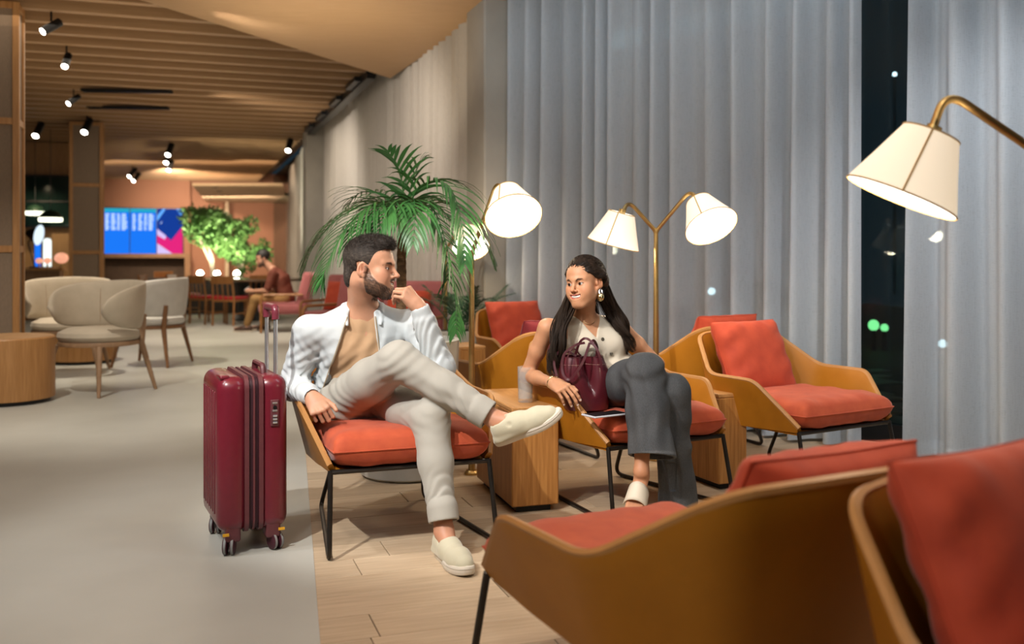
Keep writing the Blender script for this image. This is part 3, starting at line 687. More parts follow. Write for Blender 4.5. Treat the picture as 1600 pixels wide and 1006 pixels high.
# ================================================================== PALMS
M_pot = mat('cast_concrete', (.50, .475, .42), .8, col2=(.38, .36, .31), vscale=5, bump=.2, bscale=40, stretch=(1, 1, .35))
M_soil = mat('soil', (.035, .025, .018), .9, var=.5, vscale=40, bump=.5, bscale=60)
def leaf_mat(name, c1, c2):
    m = mat(name, c1, .38, col2=c2, vscale=9, spec=.5, bump=.05, bscale=80); m.node_tree.nodes['Principled BSDF'].inputs['Subsurface Weight'].default_value = 0; return m
M_lf = leaf_mat('palm_leaf', (.055, .19, .045), (.020, .085, .022)); M_lf2 = leaf_mat('dark_palm_leaf', (.03, .09, .045), (.014, .045, .025))
M_trk = mat('palm_trunk', (.20, .115, .05), .85, col2=(.07, .04, .02), vscale=18, stretch=(1, 1, 3), bump=.6, bscale=50)
def pot(t, r0, r1, h_, m=M_pot):
    MB().lathe([(.02, 0), (r0-.02, 0), (r0, .015), (r1-.004, h_-.01), (r1, h_), (r1-.006, h_+.004), (r1-.03, h_+.004), (r1-.035, h_-.06), (.02, h_-.06)], 48).build('pot', m, t)
    MB().lathe([(.01, h_-.062), (r1-.034, h_-.055), (r1-.04, h_-.07)], 32).build('soil', M_soil, t)
def frond(t, pts, ln, n=34, w_=.0075, m=M_lf, seed=0, droop=.55, start=.12):
    rr = random.Random(seed); P = smoothpath(pts, 12); fr = frames(P); N_ = len(P); mb = MB()
    mb.tube(P, [.0055*(1-.8*i/(N_-1)) for i in range(N_)], 5)
    for k in range(n):
        q = start+(1-start)*(k+.5)/n; x = q*(N_-1); i = min(int(x), N_-2); f = x-i
        p = P[i].lerp(P[i+1], f); tg = fr[i][1]; sd = tg.cross(Vector((0, 0, 1)))
        sd = sd.normalized() if sd.length > .05 else fr[i][2]; nn = sd.cross(tg).normalized()
        prof = (.55+.45*math.sin(PI*min(1, q*1.05)**.8))*(1-.45*max(0, q-.6)/.4)
        for s in (-1, 1):
            L_ = ln*prof*rr.uniform(.85, 1.1); d = (sd*s*.80+tg*(.55+.5*q)+nn*.30+Vector((rr.uniform(-.08, .08),)*3)).normalized()
            prev = p.copy(); cols = []; ww = w_*rr.uniform(.8, 1.15); seg = 6
            for j in range(seg+1):
                u = j/seg
                wid = ww*(.35+.65*math.sin(PI*min(1, .12+u*.95)))*(1-u**4) if j < seg else 0.0006
                side = d.cross(nn); side = side.normalized() if side.length > .01 else sd
                cols.append((prev.copy(), side*wid)); d = (d+Vector((0, 0, -1))*droop*(.25+.75*u)*.55).normalized(); prev = prev+d*(L_/seg)
            i0 = len(mb.v)
            for (c, sw) in cols:
                mb.v += [tuple(c-sw), tuple(c+nn*-.0015), tuple(c+sw)]
            for j in range(seg):
                a = i0+j*3; mb.f += [(a, a+1, a+4, a+3), (a+1, a+2, a+5, a+4)]
    b = t.location
    mb.v = [(v[0]-b.x, v[1]-b.y, v[2]-b.z) for v in mb.v]
    return mb.build('frond', m, t, sharp=180)
pl_ = empty('potted_palm', (-.565, 5.17, .001), 0, 'tall green palm in a grey concrete pot behind the man', 'palm')
pot(pl_, .25, .285, .72)
tp = [Vector((-.04, .0, .66)), Vector((-.032, .01, .95)), Vector((-.03, .0, 1.2)), Vector((-.025, .0, 1.36))]
P = smoothpath(tp, 10)
MB().tube(P, [.03-.010*i/(len(P)-1)+.0022*(i % 2) for i in range(len(P))], 10).build('trunk', M_trk, pl_)
def fpt(l): return [pix(x, y, Y) for x, y, Y in l]
FR = [([(631, 350, 5.17), (630, 300, 5.18), (622, 262, 5.16), (606, 236, 5.10)], .20, 16, .013, .50),
      ([(631, 350, 5.17), (640, 300, 5.22), (652, 262, 5.25), (664, 250, 5.25)], .16, 14, .011, .6),
      ([(631, 350, 5.17), (655, 292, 5.05), (700, 290, 4.92), (722, 352, 4.84), (726, 410, 4.82)], .23, 34, .010, 1.0),
      ([(631, 350, 5.17), (590, 316, 5.14), (530, 340, 5.10), (490, 385, 5.08), (476, 420, 5.07)], .22, 38, .007, .9),
      ([(631, 350, 5.17), (590, 318, 5.02), (545, 352, 4.90), (512, 410, 4.84), (504, 440, 4.82)], .24, 36, .008, 1.0),
      ([(631, 350, 5.17), (605, 318, 4.98), (570, 345, 4.85), (545, 395, 4.78)], .24, 30, .009, 1.1),
      ([(631, 350, 5.17), (628, 318, 4.98), (606, 330, 4.84), (588, 372, 4.76)], .22, 26, .010, 1.2),
      ([(631, 350, 5.17), (645, 312, 4.96), (648, 330, 4.84), (646, 380, 4.78)], .22, 24, .010, 1.3),
      ([(631, 350, 5.17), (680, 312, 5.18), (735, 342, 5.20), (758, 380, 5.2), (768, 405, 5.2)], .20, 36, .007, .9),
      ([(631, 350, 5.17), (672, 322, 5.06), (700, 392, 4.98), (712, 470, 4.97), (712, 520, 4.97)], .20, 40, .008, 1.0),
      ([(631, 350, 5.17), (662, 330, 5.25), (690, 370, 5.3), (700, 430, 5.33), (694, 462, 5.33)], .20, 34, .006, .9),
      ([(631, 350, 5.17), (600, 308, 5.3), (566, 300, 5.4), (545, 318, 5.42)], .18, 22, .007, .7),
      ([(631, 350, 5.17), (605, 330, 5.32), (570, 352, 5.45), (545, 400, 5.5)], .2, 28, .007, .9),
      ([(631, 350, 5.17), (648, 318, 5.3), (680, 318, 5.42), (710, 350, 5.5)], .18, 26, .007, .8)]
for i, (pp, ln, n, w_, dr) in enumerate(FR): frond(pl_, fpt(pp), ln*1.28, int(n*.66), w_*.92, M_lf, i, dr*.75)
# small dark palm in a low trough behind
tr_ = empty('trough_palm', (-.42, 7.72, .001), 0, 'small dark palm in a low grey trough near the window column', 'palm')
rb('trough', (-.17, -.11, 0), (.14, .11, .57), .01, M_pot, tr_); MB().box((-.15, -.09, .55), (.12, .09, .572)).build('soil', M_soil, tr_, smooth=False)
for i in range(9):
    a = R(-150+i*37); c = Vector((-.44+.04*math.cos(a)+.03*(i % 3), 7.72+.04*math.sin(a), .56)); d = Vector((math.cos(a), math.sin(a)*.6, 0))
    frond(tr_, [c, c+d*.10+Vector((0, 0, .16)), c+d*.24+Vector((0, 0, .26)), c+d*.38+Vector((0, 0, .25+.06*(i % 3)))], .13, 22, .006, M_lf2, 40+i, .5)
# ================================================================== BACKGROUND
M_cream = mat('cream_felt', (.50, .43, .33), .85, col2=(.44, .375, .285), vscale=10, bump=.1, bscale=150, sheen=.2)
M_white = mat('white_felt', (.60, .58, .54), .8, col2=(.53, .51, .47), vscale=10, bump=.1, bscale=150, sheen=.2)
M_wal = mat('walnut_leg', (.25, .12, .05), .45, col2=(.18, .085, .035), vscale=6, stretch=(8, 8, 1))
M_wall = mat('greyed_oak_leg', (.34, .21, .12), .5, col2=(.28, .165, .09), vscale=6, stretch=(8, 8, 1))
def tub_chair(m, lg):
    t = empty('tub_chair', (0, 0, 0)); rs = []; NA = 44
    # backrest: a curved band that narrows to rounded ends
    for i in range(NA+1):
        q = -1+2*i/NA; a = R(-90)+q*R(128)
        hh = .185*max(.02, 1-abs(q)**4.5)**.5*(1-.10*abs(q)); zc = .655-.03*abs(q)**2
        ring = []
        for k in range(16):
            th = 2*PI*k/16; r = .315+.020*math.cos(th)+.035*(math.sin(th)*.5+.5)
            ring.append(Vector((r*1.0*math.cos(a), (r*.95)*math.sin(a)+.02, zc+hh*math.sin(th))))
        rs.append(ring)
    bk = MB().rings(rs).build('backrest', m, t, sharp=180)
    for q in (-.33, .33):
        a = R(-90)+q*R(128); P_ = []
        for k in range(9):
            th = R(-88+176*k/8); r = .315-.0215*math.cos(th)*1.0+.035*(math.sin(th)*.5+.5); P_.append(Vector((r*math.cos(a), r*.95*math.sin(a)+.02, .655+.162*math.sin(th))))
        MB().tube(P_, .0018, 4).build('seam', M_wall, bk)
    MB().lathe([(.01, .385), (.26, .385), (.285, .40), (.295, .425), (.285, .455), (.22, .485), (.01, .492)], 36).build('seat_cushion', m, t)
    MB().lathe([(.2, .355), (.285, .355), (.29, .372), (.285, .388), (.2, .388)], 36).build('seat_ring', lg, t)
    for sx in (-1, 1):
        for sy in (-1, 1):
            up = .385 if sy > 0 else .58
            P_ = [Vector((sx*.30, sy*.27, 0)), Vector((sx*.225, sy*.20, .36))]+([Vector((sx*.225, -.205, .42)), Vector((sx*.228, -.222, up))] if sy < 0 else [])
            MB().tube(P_, ([.013, .024, .024, .02] if sy < 0 else [.013, .024]), 10).build('leg', lg, t)
    return t
tc1 = tub_chair(M_cream, M_wall); tc2 = tub_chair(M_white, M_wal)
def place(o, p, f, s, label, cat, group):
    o.location = (p[0], p[1], .002); o.rotation_euler = (0, 0, math.atan2(-f[0], f[1])); o.scale = (s, s, s); tag(o, label, cat, group)
place(tc1, (-3.57, 8.30), (-.42, -.90), 1.14, 'nearest cream tub chair with wooden legs beside the round oak stump', 'chair', 'tub chairs')
place(copy_tree(tc1), (-4.42, 9.55), (.25, -.97), 1.14, 'cream tub chair half hidden behind the nearest cream tub chair', 'chair', 'tub chairs')
place(tc2, (-3.87, 10.35), (-.95, .05), 1.12, 'white tub chair with dark walnut legs, turned sideways', 'chair', 'tub chairs')
def stump(p, r, h_, label):
    t = empty('stump_table', (p[0], p[1], .002), 0, label, 'side table', 'round oak stump tables')
    MB().lathe([(.02, 0), (r*.9, 0), (r*.9, .03), (.02, .03)], 40).build('plinth', M_black, t)
    MB().lathe([(r*.9, .03), (r, .034), (r, h_-.012), (r-.006, h_-.004), (r-.012, h_-.003)], 56).build('body', M_oak, t, sharp=30)
    MB().lathe([(r-.012, h_-.012), (r-.013, h_), (.01, h_)], 56).build('top', mat('oak_top_far', (.50, .29, .13), .4, col2=(.4, .21, .085), vscale=5, stretch=(12, 1, 1)), t, sharp=30)
stump((-4.07, 7.72), .36, .525, 'round oak stump table at the left picture edge')
stump((-4.75, 10.6), .36, .46, 'round oak stump table hidden between the tub chairs')
# ---- information screens on the back wall
tv = empty('screen_wall', uv_(30.15, -1.05, 1.2), TH, 'row of three bright portrait information screens on the back wall', 'screen')
M_blue = emis('screen_blue', (.010, .16, .78), 1.15); M_navy = emis('screen_navy', (.008, .045, .30), 1.0); M_pink = emis('screen_pink', (.75, .02, .20), 1.0)
M_lil = emis('screen_lilac', (.62, .50, .85), 1.1); M_txt = emis('screen_text', (.62, .78, 1), 1.2); M_hd = emis('screen_header', (.02, .38, .55), 1.0); M_sky = emis('screen_sky', (.12, .40, .95), 1.1)
MB().box((-1.12, 0, 0), (1.12, .06, 1.39)).build('bezel', M_black, tv, smooth=False)
for k in range(3):
    x0 = -1.09+k*.735; sc_ = MB().box((x0, -.008, .03), (x0+.71, 0, 1.36)).build('display', M_blue if k < 2 else M_navy, tv, smooth=False)
    if k < 2:
        MB().box((x0+.0, -.010, 1.25), (x0+.71, -.008, 1.36)).build('header', M_hd, sc_, smooth=False)
        mb = MB(); rr = random.Random(k)
        for row in range(9):
            z = 1.17-row*.055
            for c0, c1 in ((.06, .17), (.22, .34), (.38, .46), (.50, .66)):
                mb.box((x0+c0, -.010, z), (x0+c0+(c1-c0)*rr.uniform(.6, 1), -.0085, z+.032))
        mb.build('text_rows', M_txt, sc_, smooth=False)
    else:
        def poly(nm, pts, m, dy):
            v = [(x0+a*.71, dy, .03+b*1.33) for a, b in pts]; mkobj(nm, v, [tuple(range(len(v)))], m, sc_, False)
        poly('graphic', [(0, 0), (1, 0), (1, .62), (.0, .42)], M_pink, -.0095); poly('graphic', [(0, 0), (.62, 0), (0, .24)], M_lil, -.0105)
        poly('graphic', [(0, .42), (.0, .56), (.36, .40), (.30, .32)], M_lil, -.0105); poly('graphic', [(.12, .68), (.33, .58), (.50, .68), (.30, .78)], M_txt, -.0095)
        poly('graphic', [(.75, 1), (1, 1), (1, .80)], M_sky, -.0095); poly('graphic', [(0, .85), (0, .72), (.34, 1), (.22, 1)], M_sky, -.0095); poly('graphic', [(.0, .55), (.55, .30), (1, .62), (.62, .9), (.3, .8)], M_navy, -.0098)
# ---- poufs under the screens
for x, y, lb in ((207, 466, 'grey round pouf under the wall screens, left one'), (243, 468, 'grey round pouf under the wall screens, right one')):
    p = flo(x, y); t = empty('pouf', (p.x, p.y, .002), 0, lb, 'pouf', 'poufs under the screens')
    MB().lathe([(.02, 0), (.36, 0), (.39, .05), (.40, .35), (.37, .42), (.30, .44), (.02, .445)], 28).build('body', mat('grey_wool', (.25, .24, .20), .9, var=.15), t); MB().tube([(.402*math.cos(2*PI*k/28), .402*math.sin(2*PI*k/28), .34) for k in range(28)], .006, 5, closed=True).build('piping', M_colu, t)
# ---- round stone table
tp_ = Vector((-4.75, 17.6, .002)); t = empty('round_table', tp_, 0, 'large round table with a stone pedestal in the far dining area', 'table')
MB().lathe([(.02, .71), (.86, .71), (.90, .725), (.90, .75), (.88, .757), (.02, .757)], 48).build('tabletop', mat('table_wood', (.20, .12, .07), .22, var=.3, vscale=4), t)
MB().lathe([(.02, 0), (.36, 0), (.38, .03), (.30, .10), (.27, .3), (.30, .6), (.36, .71), (.02, .71)], 32).build('pedestal', mat('dark_stone', (.05, .055, .055), .5, var=.4, vscale=6), t)
# ---- red-seated wooden chairs
M_hon = mat('honey_wood', (.36, .16, .05), .45, col2=(.27, .115, .035), vscale=6, stretch=(8, 8, 1)); M_red = mat('red_seat', (.55, .015, .02), .6, col2=(.42, .01, .015), vscale=10, sheen=.2)
def dining():
    t = empty('dining_chair', (0, 0, 0))
    for x in (-.2, .2):
        MB().tube([(x, .2, 0), (x, .2, .43)], .018, 8).build('leg', M_hon, t); MB().tube([(x, -.22, 0), (x, -.2, .43), (x*.95, -.25, .82)], .018, 8).build('leg', M_hon, t)
    MB().box((-.22, -.22, .40), (.22, .22, .435), bev=.006).build('seat_frame', M_hon, t, smooth=False)
    v, f = rbox((-.215, -.215, .435), (.215, .215, .485), .022, 3); mkobj('seat_cushion', v, f, M_red, t)
    MB().box((-.21, -.262, .70), (.21, -.238, .83), bev=.005).build('back_rail', M_hon, t, smooth=False)
    for x in (-.1, 0, .1): MB().tube([(x, -.21, .44), (x, -.245, .72)], .01, 6).build('spindle', M_hon, t)
    for x in (-.2, .2): MB().tube([(x, -.21, .2), (x, .2, .2)], .01, 6).build('stretcher', M_hon, t)
    return t
d0 = dining(); k = 0
for x, y, lb in ((244, 500, 'leftmost wooden dining chair with red seat at far round table'), (288, 499, 'second wooden dining chair with red seat from the left'), (324, 505, 'third wooden dining chair, its red seat catching the light'),
                 (360, 508, 'fourth wooden dining chair from the left, in front of stone pedestal'), (404, 502, 'wooden dining chair with red seat nearest the far seated man'), (262, 484, 'wooden chair with red top rail behind the leftmost dining chair')):
    o = d0 if k == 0 else copy_tree(d0); k += 1; p = flo(x, y); f = (tp_-p); f.z = 0
    if k == 4: f = Vector((.3, 1, 0))
    f.normalize(); place(o, (p.x, p.y), f, 1.0, lb, 'chair', 'red-seated dining chairs')
# ---- two small trees on a planter ledge with uplights
M_tl = mat('tree_leaf', (.17, .32, .09), .5, col2=(.06, .15, .035), vscale=3); M_bark = mat('pale_bark', (.45, .36, .26), .8, var=.3, vscale=10)
pb = empty('planter_ledge', uv_(20.6, .55, .002), TH, 'dark planter ledge behind the round table', 'planter'); 
rb('box', (-1.3, -.25, 0), (1.5, .25, .72), .02, mat('ledge_dark', (.06, .045, .035), .5, var=.2), pb); MB().box((-1.25, -.2, .70), (1.45, .2, .725)).build('soil', M_soil, pb, smooth=False)
def tree(x, y0, cx, cy, rx, rz, Y, lb, seed):
    rr = random.Random(seed); b = pix(x, y0, Y); t = empty('indoor_tree', (b.x, b.y, .722), 0, lb, 'tree', 'indoor trees'); c = pix(cx, cy, Y)-Vector((b.x, b.y, .722)); kx = Y/F
    for k in range(4):
        e = c+Vector((rr.uniform(-.25, .25)*rx*kx, rr.uniform(-.2, .2), -rz*kx*.3)); MB().tube(smoothpath([(rr.uniform(-.05, .05), 0, 0), (e.x*.4+rr.uniform(-.05, .05), 0, e.z*.5), tuple(e)], 5), [.035-.0018*i for i in range(11)], 7).build('trunk', M_bark, t)
    mb = MB()
    blobs = [(Vector((rr.uniform(-1, 1), rr.uniform(-1, 1), rr.uniform(-.8, .9))), rr.uniform(.28, .5)) for _ in range(16)]
    blobs = [(v.normalized()*min(v.length, .72), s) for v, s in blobs]
    for k in range(2600):
        bc, s = rr.choice(blobs); v = Vector((rr.gauss(0, 1), rr.gauss(0, 1), rr.gauss(0, 1))).normalized()*s*rr.uniform(.6, 1.02)+bc
        p = c+Vector((v.x*rx*kx, v.y*rx*kx*.9, v.z*rz*kx)); a = Vector((rr.gauss(0, 1), rr.gauss(0, 1), rr.gauss(0, .6))).normalized(); bb = a.orthogonal().normalized()
        L_ = rr.uniform(.04, .07); i0 = len(mb.v); mb.v += [tuple(p-a*L_), tuple(p+bb*L_*.42), tuple(p+a*L_), tuple(p-bb*L_*.42)]; mb.f.append((i0, i0+1, i0+2, i0+3))
    f = mb.build('foliage', M_tl, t, sharp=180); f['kind'] = 'stuff'
    return t
tree(335, 428, 320, 360, 45, 46, 18.9, 'left leafy indoor tree overlapping the wall screens', 3); tree(376, 428, 381, 378, 42, 46, 19.2, 'right leafy indoor tree nearest the far seated man', 8)
M_up = emis('uplight_glow', (1, .93, .75), 30)
for x, lb in ((313, 'left glowing uplight on the ledge'), (339, 'middle glowing uplight on the ledge'), (370, 'right glowing uplight on the ledge')):
    p = pix(x, 428, 18.6); t = empty('uplight', (p.x, p.y, .724), 0, lb, 'lamp', 'uplights at the trees'); MB().lathe([(.05, 0), (.06, .03), (.07, .08), (.065, .09)], 14).build('housing', M_black, t); MB().ball((0, -.01, .105), .062, 12, 8).build('lens', M_up, t)
for x in (318, 372): 
    p = pix(x, 428, 18.5); spot((p.x+.05, p.y-.35, .95), (p.x+.05, p.y+.4, 1.75), 190, 100, .7, (1, .92, .7), .05)
# ---- pink armchairs
M_pk = mat('pink_velvet', (.36, .11, .11), .8, col2=(.30, .085, .085), vscale=8, sheen=.3)
def pink(loc, rz, lb, pil):
    t = empty('pink_armchair', loc, rz, lb, 'chair', 'pink armchairs')
    v, f = rbox((-.33, -.33, .28), (.33, .33, .46), .06, 4); mkobj('seat_cushion', v, f, M_pk, t)
    v, f = rbox((-.33, -.09, 0), (.33, .09, .55), .06, 4, Matrix.Translation((0, -.30, .38)) @ rot('X', R(14))); mkobj('backrest', v, f, M_pk, t)
    for sx in (-1, 1):
        MB().tube(fillet([(sx*.35, .28, 0), (sx*.35, .28, .58), (sx*.35, -.34, .58)], .08), .018, 8).build('arm', M_hon, t); MB().tube([(sx*.32, -.40, 0), (sx*.32, -.30, .35)], .018, 8).build('leg', M_hon, t)
    MB().tube([(-.35, .28, .27), (.35, .28, .27)], .015, 8).build('front_rail', M_hon, t)
    if pil: cushion('pillow', .46, .42, .15, M_orgp, t, Matrix.Translation((0, -.14, .64)) @ rot('X', R(-70)), .06, .008, 5)
    return t
pink((-3.55, 14.9, .002), R(95), 'pink armchair the far seated man sits on', False)
pink((-2.0, 11.3, .002), R(150), 'pink armchair just left of the man at the curtain', False)
pink((-2.3, 12.5, .002), R(160), 'pink armchair behind the man\'s head', True)
pink((-1.05, 9.2, .002), R(165), 'pink armchair with orange pillow seen through the palm fronds', True)
# ---- track spots, slots and pendants
M_lens = emis('spot_lens', (1, .95, .82), 14)
def track(x, y, Y, tilt, lb, s=1.0):
    Y = (3.28-HC)*F/(HOR-y); s = 1.0 if Y < 15 else 1.5; p = pix(x, y, Y); t = empty('track_spot', (p.x, p.y, p.z), 0, lb, 'spotlight', 'ceiling spotlights'); M_ = rot('Y', R(tilt)) @ rot('X', R(-42))
    MB().lathe([(.036*s, -.10*s), (.04*s, -.10*s), (.04*s, .10*s), (.03*s, .11*s)], 16, M_).build('barrel', M_black, t)
    MB().lathe([(.034*s, -.102*s), (.002, -.103*s)], 16, M_).build('lens', M_lens, t, sharp=180); MB().tube([(0, 0, .05*s), (0, 0, max(.06, 3.68-p.z))], .010*s, 6).build('stem', M_black, t)
TS = [(80, 42, 9.6, 38, 'first black ceiling spotlight nearest the top left, beam side turned away'), (104, 95, 11.0, -8, 'black ceiling spotlight under the first, pointing straight down'), (115, 156, 13.6, 32, 'third black ceiling spotlight down the hall, tilted'),
      (136, 197, 16.0, 0, 'black ceiling spotlight above the distant screen column'), (60, 203, 16.0, 0, 'dark ceiling spotlight at far left behind the near screen'), (265, 234, 21, 0, 'top spotlight of the far vertical trio'), (262, 247, 23, 0, 'middle spotlight of the far vertical trio'), (266, 259, 25, 0, 'lowest spotlight of the far vertical trio'),
      (207, 270, 25.5, 20, 'left spotlight of the far pair'), (213, 277, 27, 20, 'right spotlight of the far pair'), (452, 227, 17.0, 0, 'small spotlight beside the far column')]
for a in TS: track(*a)
for i, (x, y, lb) in enumerate(((336, 293, 'first recessed downlight in the beige far ceiling'), (343, 299, 'second recessed downlight in the beige far ceiling'), (350, 306, 'third recessed downlight in the beige far ceiling'), (355, 311, 'last recessed downlight in the beige far ceiling'))):
    Y = F*(2.80-HC)/(HOR-y); p = pix(x, y, Y); t = empty('downlight', (p.x, p.y, 2.795), 0, lb, 'downlight', 'recessed downlights'); MB().lathe([(.05, 0), (.075, 0), (.075, .012), (.05, .012)], 16).build('ring', M_black, t); MB().lathe([(.05, .004), (.002, .003)], 16).build('lens', M_lens, t)
for i, (xa, xb, y, lb) in enumerate(((128, 265, 143, 'nearer black air slot among the ceiling slats'), (137, 260, 169, 'farther black air slot among the ceiling slats'))):
    Y = F*(3.40-HC)/(HOR-y); a = pix(xa, y, Y); b = pix(xb, y, Y); ln = (b-a).length
    t = empty('air_slot', (a.x, a.y, 3.405), TH*.25, lb, 'air vent', 'black air slots'); MB().box((0, -.06, -.01), (ln, -.045, .03)).build('blade', M_black, t, smooth=False); MB().box((0, .045, -.01), (ln, .06, .03)).build('blade', M_black, t, smooth=False); MB().box((0, -.045, .015), (ln, .045, .03)).build('plenum', M_black, t, smooth=False)
# ---- bar at the far left
bw = struct(MB().box((-6.0, 21.0, 0), (-1.75, 21.2, 3.42), UVM).build('wall_bar', mat('bar_oak', (.42, .24, .11), .5, col2=(.33, .18, .075), vscale=4, stretch=(10, 10, 1)), smooth=False))
wn = struct(MB().box((-5.6, 20.9, 1.75), (-1.95, 21.0, 2.75), UVM).build('window_3', mat('green_glass', (.012, .03, .025), .1, var=.4, vscale=4), smooth=False))
for z in (1.75, 2.25, 2.75): MB().box((-5.6, 20.88, z-.02), (-1.95, 20.9, z+.02), UVM).build('window_frame', M_black, wn, smooth=False)
ct = empty('bar_counter', uv_(19.6, -3.4, .002), TH, 'oak bar counter far left behind the tub chairs', 'counter')
MB().box((-1.6, -.3, 0), (1.3, .3, .9)).build('body', M_sur, ct, smooth=False); MB().box((-1.65, -.35, .9), (1.35, .35, .95)).build('worktop', M_oak, ct, smooth=False)
spot(uv_(19.9, -2.6, 2.6), uv_(20.9, -2.6, 1.0), 60, 110, .8, (1, .8, .5), .05)
def onbar(x, y, u=19.5):
    # point on the bar top seen at picture column x
    k = (x-800)/F; v = (k*U.y*u-U.x*u)/(V.x-k*V.y); return uv_(u, v, .953)
M_cop = mat('copper_lamp', (.60, .25, .15), .3, .6, emit=(1, .45, .28), estr=.8, var=.1)
for x, r, lb in ((61, .05, 'left small copper lamp on the bar'), (74, .055, 'middle small copper lamp on the bar'), (96, .10, 'larger copper lamp on the bar beside the screen column')):
    p = onbar(x, 0); t = empty('copper_lamp', p, 0, lb, 'lamp', 'copper lamps on the bar'); MB().lathe([(r*.5, 0), (r*.5, .02), (.015, .03), (.015, .08)], 16).build('foot', M_brass, t); MB().ball((0, 0, .08+r), (r*1.2, r*1.2, r), 16, 10).build('globe', M_cop, t)
p = onbar(74, 0, 19.78); t = empty('glowing_cylinder', p, 0, 'white glowing cylinder standing on the bar', 'lamp'); MB().lathe([(.06, 0), (.07, .02), (.07, .5), (.05, .54), (.01, .55)], 18).build('tube', emis('cyl_white', (.9, 1, .95), 1.3), t); MB().lathe([(.08, 0), (.08, .02)], 18).build('foot', M_black, t)
p = onbar(59, 0, 19.8); t = empty('blue_display', p, TH, 'small upright blue display on the bar', 'display'); MB().box((-.06, 0, 0), (.06, .03, .48)).build('case', M_black, t, smooth=False); MB().box((-.052, -.004, .02), (.052, 0, .47)).build('screen', M_blue, t, smooth=False)
p = onbar(54, 0, 19.38); t = empty('task_lamp', p, 0, 'black task lamp with a pale disc shade on the bar', 'lamp'); MB().lathe([(.09, 0), (.09, .02), (.012, .03)], 18).build('base', M_black, t)
MB().tube(fillet([(0, 0, .03), (-.12, 0, .45), (-.02, 0, .62)], .05), .012, 8).build('arm', M_black, t)
Mt = Matrix.Translation((.08, 0, .60)) @ rot('Y', R(100)); MB().lathe([(.05, -.22), (.08, -.18), (.19, 0)], 22, Mt, False).build('shade', M_black, t); MB().lathe([(.19, 0), (.003, .002)], 22, Mt).build('disc', emis('disc', (.75, .9, 1), 1.1), t)
M_pg = emis('pendant_glow', (1, 1, .75), 2.6); M_pd = mat('pendant_green', (.02, .05, .03), .4, var=.2)
for x, y, w_, lb in ((55, 332, .30, 'dark pendant lamp partly hidden by the near screen column'), (79, 342, .34, 'dark pendant lamp hanging over the bar')):
    p = pix(x, y, 18.6 if x < 60 else 17.0); t = empty('pendant_lamp', p, 0, lb, 'lamp', 'pendant lamps over the bar'); MB().lathe([(w_*.55, -.05), (w_*.58, -.02), (w_*.58, .02)], 24).build('glow_ring', M_pg, t); MB().lathe([(w_*.6, .02), (w_*.55, .05), (.12, .12), (.03, .15), (.01, .16)], 24).build('dome', M_pd, t); MB().tube([(0, 0, .15), (0, 0, 3.6-p.z)], .006, 5).build('cord', M_black, t)
